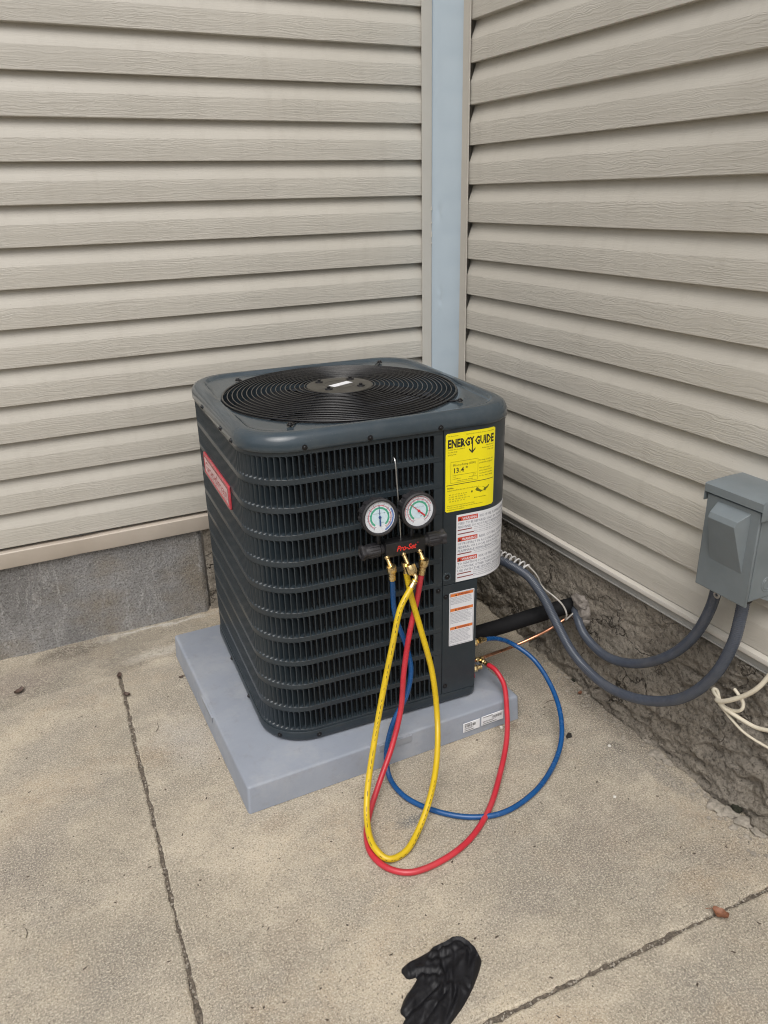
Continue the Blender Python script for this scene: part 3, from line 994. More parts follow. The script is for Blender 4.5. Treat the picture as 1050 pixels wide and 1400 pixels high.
def flap_pts():
    """slot flap: hinged on its left edge, pressed inward toward the right; (du, depth, dz)"""
    out = []
    nz_, nu_ = 8, 4
    for j in range(nz_ + 1):
        f = (0.0, 0.028, 0.062, 0.11, 0.5, 0.89, 0.938, 0.972, 1.0)[j]
        z = -ROWH * f
        e = min(f, 1 - f) * ROWH
        dep = min(1.0, (e / 0.0045)) ** 0.7
        for i in range(nu_ + 1):
            s = i / nu_
            out.append((s * (SLW + 0.0004), -0.0185 * (s ** 1.0) * dep - 0.0004, z))
    fs = [(j * 5 + i, j * 5 + i + 1, (j + 1) * 5 + i + 1, (j + 1) * 5 + i) for j in range(8) for i in range(4)]
    return out, fs


FP, FF = flap_pts()
flap_me = bpy.data.meshes.new('louvre_slat')
flap_me.from_pydata([(du, -dp, dz) for du, dp, dz in FP], [], FF)
for pg in flap_me.polygons:
    pg.use_smooth = True
rest = MB()
count = 0
for k in range(11):
    z1 = ROW0 - k * ROWP
    for c in range(NCOL):
        ul = U_LAST - c * PITCH - SLW
        if c < 27 and count < 300:
            p = surf(ul, z1, 0)
            p2 = surf(ul + 0.001, z1, 0)
            a = math.atan2(p2[1] - p[1], p2[0] - p[0])
            b = math.atan2(surf(ul + SLW, z1, 0)[1] - p[1], surf(ul + SLW, z1, 0)[0] - p[0])
            o = link('louvre_slat', flap_me, 'paint', ac)
            o.location = p
            o.rotation_euler = (0, 0, b)
            count += 1
        else:
            rest.add([surf(ul + du, z1 + dz, dp) for du, dp, dz in FP], FF)
rest.build('louvre_slats', 'paint', ac, True, None, 60, kind='stuff')

# service panels at the right-hand front corner
ZS = 0.3835


def panel_skin(name, u0, u1, z0, z1, off, th=0.010, rb=0.0):
    mb = MB()
    nu = max(6, int((u1 - u0) / 0.008))
    vs, fs = [], []
    for i in range(nu + 1):
        u = u0 + (u1 - u0) * i / nu
        prof = [(off - th, z0), (off - 0.0012, z0), (off, z0 + 0.0012), (off, (z0 + z1) / 2), (off, z1 - 0.0012), (off - 0.0012, z1), (off - th, z1)]
        for o, z in prof:
            vs.append(surf(u, z, o))
    for i in range(nu):
        for j in range(6):
            a = i * 7 + j
            fs.append((a, a + 1, a + 8, a + 7))
    for e in (0, nu):
        fs.append(tuple(e * 7 + j for j in range(7)))
    return mb.add(vs, fs).build(name, 'paint', ac, True, None, 40)


panel_skin('service_cover', 0.1350, XR + ARC + 0.22, ZS, 0.8212, 0.0018, 0.03)
up = MB()
up.add([(0.136, -HD + 0.004, ZS + 0.004), (XR, -HD + 0.004, ZS + 0.004), (HW - 0.01, -HD + R, ZS + 0.004), (HW - 0.01, -0.04, ZS + 0.004), (0.136, -0.04, ZS + 0.004)], [(0, 1, 2, 3, 4)])
up.build('cover_floor', 'paint', ac)
lp = MB()
lp.box(0.1352, 0.2415, -HD - 0.0012, -HD + 0.012, 0.0335, ZS - 0.0012, 0.0012)
lp.box(0.2300, 0.2412, -HD + 0.012, -0.10, 0.0335, ZS - 0.002)
lp.box(0.2412, HW, -0.1012, -0.0950, 0.0335, ZS - 0.002)
lp.build('access_panel', 'paint', ac)

# lid with rolled rim, recessed top and round fan throat
NA = 144


def rsq(th_, hw_, hd_, r_):
    """radius of a rounded rectangle at angle th_"""
    c, s = cos(th_), sin(th_)
    lo, hi = 0.0, 2.0
    for _ in range(34):
        mid = (lo + hi) / 2
        x, y = abs(c * mid), abs(s * mid)
        qx, qy = x - (hw_ - r_), y - (hd_ - r_)
        dd = hypot(max(qx, 0), max(qy, 0)) + min(max(qx, qy), 0) - r_
        if dd < 0:
            lo = mid
        else:
            hi = mid
    return lo


RG = 0.3300
rings = []
for ins, z in ((0.010, 0.8205), (-0.0030, 0.8200), (-0.0052, 0.8215), (-0.0055, 0.8290), (-0.0050, 0.8400), (-0.0015, 0.8500), (0.0045, 0.8575), (0.0120, 0.8620), (0.0200, 0.8635), (0.0285, 0.8632)):
    rings.append([(cos(t) * rsq(t, HW - ins, HD - ins, max(0.03, R - ins * 0.8)), sin(t) * rsq(t, HW - ins, HD - ins, max(0.03, R - ins * 0.8)), z) for t in [2 * pi * i / NA for i in range(NA)]])
ro = [rsq(2 * pi * i / NA, HW - 0.0285, HD - 0.0285, 0.10) for i in range(NA)]
for f, z in ((0.06, 0.8622), (0.12, 0.8575), (0.18, 0.8548), (0.45, 0.8545), (0.75, 0.8545), (0.93, 0.8545)):
    rr_ = []
    for i in range(NA):
        t = 2 * pi * i / NA
        tgt = RG + 0.003
        r_ = ro[i] + (tgt - ro[i]) * f
        if ro[i] < tgt + 0.006:
            r_ = ro[i] - 0.0008 * f
            r_ = max(r_, tgt)
        rr_.append((r_ * cos(t), r_ * sin(t), z if ro[i] - tgt > 0.012 else 0.8632 + (z - 0.8632) * max(0.3, (ro[i] - tgt) / 0.012)))
    rings.append(rr_)
for r_, z in ((RG + 0.001, 0.8540), (RG - 0.002, 0.8500), (RG - 0.003, 0.8380), (RG - 0.004, 0.76)):
    rings.append([(r_ * cos(2 * pi * i / NA), r_ * sin(2 * pi * i / NA), z) for i in range(NA)])
MB().add(*loft(rings, False, False)).build('top_cover', 'sheenpaint', ac, True, None, 60)

# fan cavity floor, blades, motor
MB().lathe([(0.326, 0.80), (0.330, 0.60), (0.325, 0.55), (0.001, 0.545)], 48).build('fan_shroud', 'cavity', ac, True, None, 50)
for b in range(4):
    a0 = radians(b * 90 + 58)
    fb = MB()
    vs, fs = [], []
    nr, na = 10, 8
    for i in range(nr + 1):
        r_ = 0.05 + 0.265 * i / nr
        span = radians(62 - 12 * i / nr)
        for j in range(na + 1):
            s = j / na
            a = a0 + (s - 0.5) * span + 0.35 * (i / nr)
            z = 0.775 + (s - 0.5) * (0.075 - 0.02 * i / nr) + 0.010 * sin(pi * s)
            vs.append((r_ * cos(a), r_ * sin(a), z))
    for i in range(nr):
        for j in range(na):
            q = i * (na + 1) + j
            fs.append((q, q + 1, q + na + 2, q + na + 1))
    fb.add(vs, fs).build('fan_blade', 'fan', ac, True, None, 80)
MB().lathe([(0.0, 0.855), (0.06, 0.855), (0.075, 0.848), (0.078, 0.70), (0.0, 0.70)], 40).build('fan_motor', 'cavity', ac, True)

# wire grille: rings on a shallow dome plus tie wires
gr = MB()
NRING = 18


def dome(r_):
    return 0.8725 - 0.0150 * (r_ / 0.33) ** 2.2


for k in range(NRING):
    r_ = 0.100 + (0.3275 - 0.100) * k / (NRING - 1)
    wr = 0.0019 if k < NRING - 1 else 0.0030
    z = dome(r_) + 0.0004 * random.uniform(-1, 1)
    n = 120
    vs, fs = [], []
    for i in range(n):
        a = 2 * pi * i / n
        for j in range(6):
            b = 2 * pi * j / 6
            rr_ = r_ + wr * cos(b)
            vs.append((rr_ * cos(a), rr_ * sin(a), z + wr * sin(b)))
    for i in range(n):
        for j in range(6):
            fs.append((i * 6 + j, i * 6 + (j + 1) % 6, ((i + 1) % n) * 6 + (j + 1) % 6, ((i + 1) % n) * 6 + j))
    gr.add(vs, fs)
grille = gr.build('fan_grille', 'wire', ac, True, None, 80)
SPK = [(-0.231, 0.262), (-0.233, -0.286), (0.238, -0.270), (0.248, 0.300)]
for ex, ey in SPK:
    a = math.atan2(ey, ex)
    L = hypot(ex, ey)
    sp = MB()
    for off in (-0.0045, 0.0045):
        pth = []
        for i in range(16):
            r_ = 0.085 + (L - 0.085) * i / 15
            z = (dome(r_) - 0.0036) if r_ < 0.328 else (dome(0.328) - 0.0036 + (r_ - 0.328) / max(0.01, L - 0.328) * (0.860 - dome(0.328) + 0.0036))
            pth.append((r_ * cos(a) - off * sin(a), r_ * sin(a) + off * cos(a), z))
        sp.tube(pth, 0.0019, 8)
    lp_ = [(L * cos(a) + 0.0065 * cos(a + t), L * sin(a) + 0.0065 * sin(a + t), 0.8600) for t in [2 * pi * i / 14 for i in range(15)]]
    sp.tube(lp_, 0.0022, 8, False)
    so = sp.build('grille_spoke', 'wire', ac, True, None, 80)
    MB().lathe([(0.0, 0.0075), (0.004, 0.0072), (0.0052, 0.005), (0.0052, 0.0036), (0.0085, 0.0032), (0.0085, 0.0)], 14).build('screw', 'screw', so, True, (L * cos(a), L * sin(a), 0.8580), 35)
hub = MB().lathe([(0.0, 0.8748), (0.06, 0.8748), (0.088, 0.8742), (0.0935, 0.8726), (0.0945, 0.8690), (0.090, 0.8680), (0.0, 0.8680)], 56).build('motor_plate', 'motor', ac, True, None, 30)
rg = MB()
vs, fs = [], []
for i in range(41):
    a = radians(20 + 300 * i / 40)
    for r_, z in ((0.042, 0.8749), (0.0445, 0.8762), (0.047, 0.8749)):
        vs.append((r_ * cos(a), r_ * sin(a), z))
for i in range(40):
    for j in range(2):
        fs.append((i * 3 + j, i * 3 + j + 1, (i + 1) * 3 + j + 1, (i + 1) * 3 + j))
rg.add(vs, fs).build('pressed_ring', 'motor', hub, True)
for a in (25, 115, 205, 295):
    x, y = 0.066 * cos(radians(a + 18)), 0.066 * sin(radians(a + 18))
    MB().lathe([(0.0, 0.0085), (0.004, 0.0085), (0.0048, 0.0078), (0.0048, 0.0040), (0.0105, 0.0036), (0.0115, 0.0)], 16).build('motor_bolt', 'screw', hub, True, (x, y, 0.8745), 35)
sk = MB()
aa = radians(25)
for i in range(2):
    z = 0.8751 + 0.0008 * i
sk.add([(cos(aa) * x - sin(aa) * y, sin(aa) * x + cos(aa) * y, z) for z in (0.8750, 0.8758) for x, y in ((-0.036, -0.016), (0.036, -0.016), (0.036, 0.008), (-0.036, 0.008))],
       [(0, 1, 2, 3), (4, 5, 6, 7), (0, 1, 5, 4), (1, 2, 6, 5), (2, 3, 7, 6), (3, 0, 4, 7)])
sk.build('motor_sticker', 'white', hub)

# pale tag inside the throat near the viewer
MB().box(-0.20, -0.135, -0.2745, -0.2730, 0.818, 0.846).build('inner_tag', 'white', ac)

# screws around rim, pan and panels
scr = MB().lathe([(0.0, 0.0048), (0.0028, 0.0046), (0.0040, 0.0034), (0.0042, 0.0018), (0.0068, 0.0014), (0.0072, 0.0)], 12)
scr_o = None
SCREWS = [(u, 0.8290, 0.0055) for u in (-0.2290, -0.0650, 0.1240, -0.44, -0.56, -0.80)] + [(-0.2383, 0.0180, 0.004), (-0.345, 0.0180, 0.004), (-0.56, 0.0180, 0.004), (-0.78, 0.018, 0.004)]
SCREWS += [(0.1215, 0.3715, 0.0005), (0.1440, 0.3480, 0.0012), (0.1440, 0.0590, 0.0012), (0.1478, 0.4080, 0.0008)]
for u, z, off in SCREWS:
    p = Vector(surf(u, z, off))
    p1 = Vector(surf(u, z, off + 0.01))
    mt = axis_mat(p, p1 - p)
    if scr_o is None:
        scr_o = scr.build('screw', 'screw', ac, True, None, 35)
        o = scr_o
    else:
        o = link('screw', scr_o.data, None, ac)
    o.matrix_local = mt
rc = MB()
mt = axis_mat(surf(0.1478, 0.4080, 0.0018), Vector(surf(0.1478, 0.4080, 0.01)) - Vector(surf(0.1478, 0.4080, 0)))
rc.lathe([(0.0085, -0.0005), (0.0090, 0.0008), (0.0125, 0.0006), (0.0135, -0.001)], 24, mt, True)
rc.build('screw_recess', 'sheenpaint', ac, True)


# ---- printed labels: text is laid out flat in (u, z) and wrapped on the skin
def text_flat(body, size, align='LEFT', bold=0.0, shear=0.0, sx=1.0, res=2):
    cu = bpy.data.curves.new('t', 'FONT')
    cu.body = body
    cu.size = size
    cu.align_x = align
    cu.offset = bold
    cu.shear = shear
    cu.resolution_u = res
    cu.fill_mode = 'FRONT'
    ob = bpy.data.objects.new('t', cu)
    COL.objects.link(ob)
    dg = bpy.context.evaluated_depsgraph_get()
    me = bpy.data.meshes.new_from_object(ob.evaluated_get(dg))
    vs = [(v.co.x * sx, v.co.y) for v in me.vertices]
    fs = [tuple(p.vertices) for p in me.polygons]
    bpy.data.objects.remove(ob)
    bpy.data.curves.remove(cu)
    bpy.data.meshes.remove(me)
    return vs, fs


class Print:
    """ink of one colour on one label"""
    def __init__(s, u0, z0, w, h, off, fn=surf):
        s.u0, s.z0, s.w, s.h, s.off, s.fn = u0, z0, w, h, off, fn
        s.mb = {}

    def get(s, ink):
        return s.mb.setdefault(ink, MB())

    def poly(s, ink, pts, k=0.0):
        s.get(ink).add([s.fn(s.u0 + x, s.z0 + y, s.off + k) for x, y in pts], [tuple(range(len(pts)))])

    def bar(s, ink, x0, x1, y0, y1, k=0.0):
        n = max(1, int((x1 - x0) / 0.006))
        vs = [s.fn(s.u0 + x0 + (x1 - x0) * i / n, s.z0 + y, s.off + k) for i in range(n + 1) for y in (y0, y1)]
        s.get(ink).add(vs, [(2 * i, 2 * i + 2, 2 * i + 3, 2 * i + 1) for i in range(n)])

    def text(s, ink, body, x, y, size, align='LEFT', bold=0.0, shear=0.0, sx=1.0, fit=None, k=0.0, res=1):
        vs, fs = text_flat(body, size, align, bold, shear, sx, res)
        if not vs:
            return
        if fit:
            w = max(v[0] for v in vs) - min(v[0] for v in vs)
            vs = [(v[0] * fit / w, v[1]) for v in vs]
        s.get(ink).add([s.fn(s.u0 + x + a, s.z0 + y + b, s.off + k) for a, b in vs], fs)

    def piece(s, ink, x0, x1, y0, y1, parent, nm='printed_bar'):
        keep, s.mb = s.mb, {}
        s.bar(ink, x0, x1, y0, y1)
        s.mb[ink].build(nm, ink, parent)
        s.mb = keep

    def build(s, parent):
        for ink, mb in s.mb.items():
            mb.build('print', ink, parent, kind='stuff')


def label_sheet(name, mat, u0, z0, w, h, off, lab, cr=0.004, crs=(1, 1, 1, 1)):
    nu = max(12, int(w / 0.005))
    vs, fs = [], []
    for i in range(nu + 1):
        x = w * i / nu
        dx = min(x, w - x)
        cutb = cutt = 0.0
        if dx < cr:
            side = 0 if x < w / 2 else 1
            cc = cr - sqrt(max(0, cr * cr - (cr - dx) ** 2))
            cutb, cutt = cc * crs[side], cc * crs[2 + side]
        for z in (z0 + cutb, z0 + h - cutt):
            vs.append(surf(u0 + x, z, off))
            vs.append(surf(u0 + x, z, off + 0.0003))
    for i in range(nu):
        a = i * 4
        fs += [(a + 1, a + 5, a + 7, a + 3), (a, a + 4, a + 5, a + 1), (a + 2, a + 3, a + 7, a + 6)]
    fs += [(0, 1, 3, 2), (nu * 4, nu * 4 + 2, nu * 4 + 3, nu * 4 + 1)]
    return MB().add(vs, fs).build(name, mat, ac, False, None, label=lab)


# yellow energy label
u0, z0, w, h = 0.1395, 0.5965, 0.148, 0.2125
lab = label_sheet('energy_label', 'yellow', u0, z0, w, h, 0.0021, 'yellow energy rating label with black lettering')
P = Print(u0, z0, w, h, 0.0026)
P.text('ink', 'ENERG', 0.0055, h - 0.0375, 0.0300, bold=0.0012, fit=0.0630)
P.text('ink', 'Y', 0.0700, h - 0.0335, 0.0240, bold=0.0014, fit=0.0140)
P.text('ink', 'GUIDE', 0.0840, h - 0.0375, 0.0300, bold=0.0012, fit=0.0585)
P.bar('ink', 0.0749, 0.0781, h - 0.0560, h - 0.0260, 0.0001)
P.poly('ink', [(0.0763, h - 0.0600), (0.0672, h - 0.0500), (0.0672, h - 0.0455), (0.0763, h - 0.0545), (0.0854, h - 0.0455), (0.0854, h - 0.0500)])
P.text('ink', 'U.S. Government', 0.006, h - 0.0085, 0.0042)
P.text('ink', 'Federal law prohibits removal of this label before consumer purchase.', 0.058, h - 0.0085, 0.0040, fit=0.084)
for i, tx in enumerate(('Central Air Conditioner', 'Cooling Only', 'Split System')):
    P.text('ink', tx, 0.006, h - 0.0445 - i * 0.0068, 0.0050)
for i, tx in enumerate(('Manufacturer', 'Model range on site', 'Single stage')):
    P.text('ink', tx, 0.142, h - 0.0450 - i * 0.0062, 0.0046, 'RIGHT')
bx0, bx1, by0, by1 = 0.015, 0.094, 0.079, 0.136
for a, b, c, e in ((bx0, bx1, by0, by0 + 0.0006), (bx0, bx1, by1, by1 + 0.0006), (bx0, bx0 + 0.0006, by0, by1), (bx1, bx1 + 0.0006, by0, by1)):
    P.bar('ink', a, b, c, e)
P.text('ink', 'Efficiency Rating (SEER2)', 0.021, by1 - 0.0115, 0.0078, fit=0.066)
P.text('ink', '13.4', 0.021, by1 - 0.0300, 0.0190, bold=0.0003)
P.text('ink', '*', 0.0585, by1 - 0.0260, 0.0150, bold=0.0002)
P.bar('ink', 0.020, 0.091, by1 - 0.0370, by1 - 0.0363)
P.text('ink', '13.4', 0.021, by1 - 0.0425, 0.0046)
P.text('ink', '26.0', 0.080, by1 - 0.0425, 0.0046)
P.text('ink', 'Least Efficient', 0.021, by1 - 0.0475, 0.0042)
P.text('ink', 'Most Efficient', 0.068, by1 - 0.0475, 0.0042)
P.text('ink', 'Range of Similar Models', 0.035, by1 - 0.0535, 0.0046)
for i, tx in enumerate(('For energy cost info, visit', 'productinfo.energy.gov', '', 'This unit is rated', 'with a matched indoor', 'coil. Ask the installer', 'for the exact rating')):
    P.text('ink', tx, 0.098, by1 - 0.007 - i * 0.0072, 0.0050 if i != 1 else 0.0056, fit=None if not tx else (0.042 if i != 3 else 0.034))
P.piece('ink', 0.003, 0.145, 0.0735, 0.0751, lab, 'printed_rule')
P.text('ink', 'Notice', 0.006, 0.0640, 0.0062, bold=0.0002)
P.text('ink', 'Federal law allows this unit to be installed only in:', 0.006, 0.0575, 0.0052, fit=0.094)
for i in range(4):
    P.text('ink', ('AK  CO  CT  ID  IL  IA  IN', 'KS  MA  ME  MI  MN  MO', 'MT  ND  NE  NH  NJ  NY  OH', 'OR  PA  RI  SD  UT  VT')[i], 0.010, 0.0455 - i * 0.0062, 0.0048)
us = [(0, 0.006), (0.003, 0.012), (0.012, 0.0125), (0.021, 0.0118), (0.026, 0.0085), (0.031, 0.0100), (0.036, 0.0145), (0.0375, 0.0128), (0.0335, 0.0062), (0.0285, 0.0030), (0.0265, -0.0022), (0.024, 0.0002), (0.018, 0.0), (0.0145, -0.0034), (0.011, -0.0005), (0.004, 0.0022)]
P.poly('oliveink', [(0.088 + x * 1.15, 0.0445 + y * 0.95) for x, y in us])
P.poly('oliveink', [(0.078 + 0.0028 * cos(t), 0.0475 + 0.0033 * sin(t)) for t in [2 * pi * i / 7 for i in range(7)]])
P.bar('oliveink', 0.086, 0.089, 0.0275, 0.0305)
P.text('ink', 'Can be installed in shaded states', 0.0905, 0.0278, 0.0042, fit=0.030)
for i in range(3):
    P.text('ink', ('Energy efficiency information required by the Department of Energy', 'For outdoor use only. Installer must leave this label with the consumer', 'at completion of the installation')[i], 0.006, 0.0155 - i * 0.0055, 0.0044, fit=(0.080, 0.105, 0.050)[i])
P.build(lab)

# large warning label that wraps the corner
u0, z0, w, h = 0.1735, 0.3870, 0.205, 0.1970
lab = label_sheet('warning_label', 'white', u0, z0, w, h, 0.0021, 'white warning label with red bars wrapping the corner', 0.018, (0, 1, 0, 1))
P = Print(u0, z0, w, h, 0.0026)
y = h - 0.0060
blocks = [(('RISK OF FIRE. FLAMMABLE REFRIGERANT', 'USED. TO BE REPAIRED ONLY BY TRAINED SERVICE', 'PERSONNEL. DO NOT PUNCTURE REFRIGERANT TUBING.'), 2),
          (('RISK OF FIRE. DISPOSE', 'OF PROPERLY IN ACCORDANCE WITH', 'FEDERAL OR LOCAL REGULATIONS.', 'FLAMMABLE REFRIGERANT USED.'), 1),
          (('RISK OF FIRE. AUXILIARY DEVICES', 'TO IGNITION SOURCES SHALL NOT BE IN', 'DUCTWORK, OTHER THAN DEVICES LISTED FOR', 'USE WITH THE SPECIFIC APPLIANCE.'), 2)]
for lines, nb in blocks:
    P.piece('redink', 0.004, 0.064, y - 0.0125, y, lab)
    P.poly('ink', [(0.0065, y - 0.0110), (0.0145, y - 0.0110), (0.0105, y - 0.0030)], 0.0001)
    P.text('white', 'WARNING', 0.0175, y - 0.0105, 0.0105, bold=0.0002, fit=0.044, k=0.0001)
    P.text('greyink', lines[0], 0.069, y - 0.0105, 0.0105, fit=0.125 * min(1, len(lines[0]) / 26))
    y -= 0.0125
    for ln in lines[1:]:
        y -= 0.0105
        P.text('greyink', ln, 0.0045, y, 0.0098, fit=0.189 * min(1.0, len(ln) / 36))
    for i in range(nb):
        y -= 0.0055
        P.piece('darkred', 0.004, 0.047 + 0.006 * i, y - 0.0012, y + 0.0018, lab)
        P.text('greyink', 'Risque d\'incendie. Frigorigene inflammable utilise. Confier les reparations', 0.054, y + 0.0010, 0.0046, fit=0.142)
        P.text('greyink', 'a un technicien specialise. Ne pas perforer la tubulure contenant le frigorigene.', 0.054, y - 0.0040, 0.0046, fit=0.142)
        y -= 0.0055
    y -= 0.0040
P.build(lab)

# smaller warning label on the access panel
u0, z0, w, h = 0.1550, 0.1880, 0.0775, 0.1680
lab = label_sheet('warning_label', 'white', u0, z0, w, h, -0.0009 + 0.0024, 'white warning label with three orange bars', 0.001)
P = Print(u0, z0, w, h, 0.0021)
for a, b, c, e in ((0.0025, w - 0.0025, 0.0025, 0.0032), (0.0025, w - 0.0025, h - 0.0032, h - 0.0025), (0.0025, 0.0032, 0.0025, h - 0.0025), (w - 0.0032, w - 0.0025, 0.0025, h - 0.0025)):
    P.bar('greyink', a, b, c, e)
rnd = random.Random(5)
words = ('electrical shock can cause severe injury or death disconnect all power before servicing multiple sources may be present failure to do so may cause property damage personal injury ' * 3).split()
wi = 0
for top, nl in ((h - 0.004, 5), (h - 0.0500, 8), (h - 0.1080, 9)):
    P.piece('orangeink', 0.0036, w - 0.0036, top - 0.0088, top, lab)
    P.poly('ink', [(0.0175, top - 0.0078), (0.0235, top - 0.0078), (0.0205, top - 0.0014)], 0.0001)
    P.text('darkred', 'WARNING', 0.027, top - 0.0076, 0.0085, bold=0.0002, fit=0.036, k=0.0001)
    yy = top - 0.0132
    for i in range(nl):
        ln = ''
        while len(ln) < 38:
            ln += words[wi % len(words)] + ' '
            wi += 1
        P.text('greyink', ln.strip(), 0.005, yy - 0.0008, 0.0049, fit=(w - 0.011) * rnd.uniform(0.8, 1.0))
        yy -= 0.0046
P.build(lab)

# red badge on the left side
def left_surf(u, z, off):
    return (-HW - off, u, z)


bz0, bz1, by0, by1 = 0.612, 0.680, -0.155, 0.178
bdg = MB()
rings = []
for off, ins in ((0.001, 0.0), (0.0045, 0.0), (0.0066, 0.002), (0.0070, 0.005), (0.0060, 0.007), (0.0060, 0.03)):
    rings.append([left_surf(y, z, off) for y, z in rrect(by0 + ins, by1 - ins, bz0 + ins, bz1 - ins, max(0.001, 0.006 - ins * 0.5), 3)])
badge = bdg.add(*loft(rings)).build('brand_badge', 'badge', ac, True, None, 40, label='red rectangular badge with pale lettering')
PB = Print(0, 0, 1, 1, 0.0)
flat = lambda u, z, off: left_surf(by1 - u, bz0 + z, 0.0063 + off)
PB.fn = flat
LW, LH = by1 - by0, bz1 - bz0
PB.bar('badgeprint', 0.014, LW - 0.014, 0.012, LH - 0.013)
PB.text('badge', 'Goodman', LW / 2, 0.0225, 0.036, 'CENTER', bold=0.0003, fit=LW * 0.86, k=0.0003, res=2)
PB.text('badge', 'AIR CONDITIONING & HEATING', LW / 2, 0.0155, 0.0066, 'CENTER', fit=LW * 0.8, k=0.0003)
PB.build(badge)

# service valves in the cut-away corner
for (yy, zz, r_, nm) in ((-0.330, 0.145, 0.0085, 'service_valve'), (-0.335, 0.058, 0.0085, 'service_valve')):
    vv = MB()
    vv.tube([(0.236, yy + 0.01, zz + 0.006), (0.262, yy, zz)], r_ * 0.85, 12)
    vv.lathe([(0.0, 0), (0.0105, 0), (0.0112, 0.001), (0.0112, 0.011), (0.0105, 0.012), (0.0, 0.012)], 6, axis_mat((0.262, yy, zz), (1, -0.1, 0.0)))
    vv.lathe([(0.0, 0), (0.0062, 0), (0.0062, 0.009), (0.0078, 0.010), (0.0078, 0.014), (0.0, 0.0145)], 14, axis_mat((0.274, yy - 0.001, zz), (1, -0.1, 0.0)))
    vv.build(nm, 'brass', ac, True, None, 35)
cp = MB().lathe([(0.0, 0.0), (0.011, 0.0), (0.0115, 0.004), (0.0105, 0.016), (0.0, 0.017)], 18, axis_mat((0.246, -0.338, 0.040), (1, -0.2, 0.1)))
cp.build('valve_cap', 'badge', ac, True, None, 40)

# ------------------------------------------------------------------ manifold gauge set hanging on the louvres
UC = Vector((-0.615, -0.604, 0.080))
RZ = radians(-3.3)


def L2W(p):
    return Vector((p[0] * cos(RZ) - p[1] * sin(RZ), p[0] * sin(RZ) + p[1] * cos(RZ), p[2])) + UC


FY = -HD
mg_loc = L2W((-0.003, FY - 0.05, 0.555))
mg = thing('manifold_gauge_set', 'black manifold with two round pressure gauges hooked onto the louvres', 'gauge set', mg_loc, RZ)
# local frame of the set: origin at manifold centre, -y toward the viewer
MB().box(-0.0545, 0.0545, -0.019, 0.017, -0.0200, 0.0180, 0.0035).build('manifold_body', 'black', mg, True, None, 40)
lt = Print(0, 0, 1, 1, 0, lambda u, z, off: (u, -0.0194 - off, z))
lt.text('logored', 'Pro-Set', 0.000, -0.0062, 0.0205, 'CENTER', bold=0.0005, shear=0.28, fit=0.054, res=3)
lt.text('logored', '\u2122', 0.0285, 0.0045, 0.006)
lt.build([o for o in mg.children][0])


def knob(x0, sg):
    k = MB()
    prof = [(0.0, 0.0), (0.0105, 0.0), (0.0125, 0.004), (0.0125, 0.010), (0.0165, 0.014), (0.0172, 0.036), (0.0160, 0.042), (0.0152, 0.050), (0.0175, 0.056), (0.0170, 0.061), (0.0115, 0.0625), (0.0095, 0.0595), (0.0, 0.0595)]
    mt = axis_mat((x0, -0.001, 0), (sg, 0, 0))
    n = 40
    vs, fs = [], []
    for i, (r_, z) in enumerate(prof):
        for j in range(n):
            t = 2 * pi * j / n
            f = 1.0
            if 4 <= i <= 6:
                f = 1.0 - 0.07 * (cos(10 * t) < -0.2)
            if 7 <= i <= 10:
                f = 1.0 + 0.10 * cos(5 * t)
            vs.append(mt @ Vector((r_ * 1.1 * f * cos(t), r_ * 1.1 * f * sin(t), z)))
    for i in range(len(prof) - 1):
        for j in range(n):
            fs.append((i * n + j, i * n + (j + 1) % n, (i + 1) * n + (j + 1) % n, (i + 1) * n + j))
    k.add(vs, fs)
    return k.build('valve_knob', 'rubber', mg, True, None, 30)


knob(-0.0535, -1)
knob(0.0535, 1)


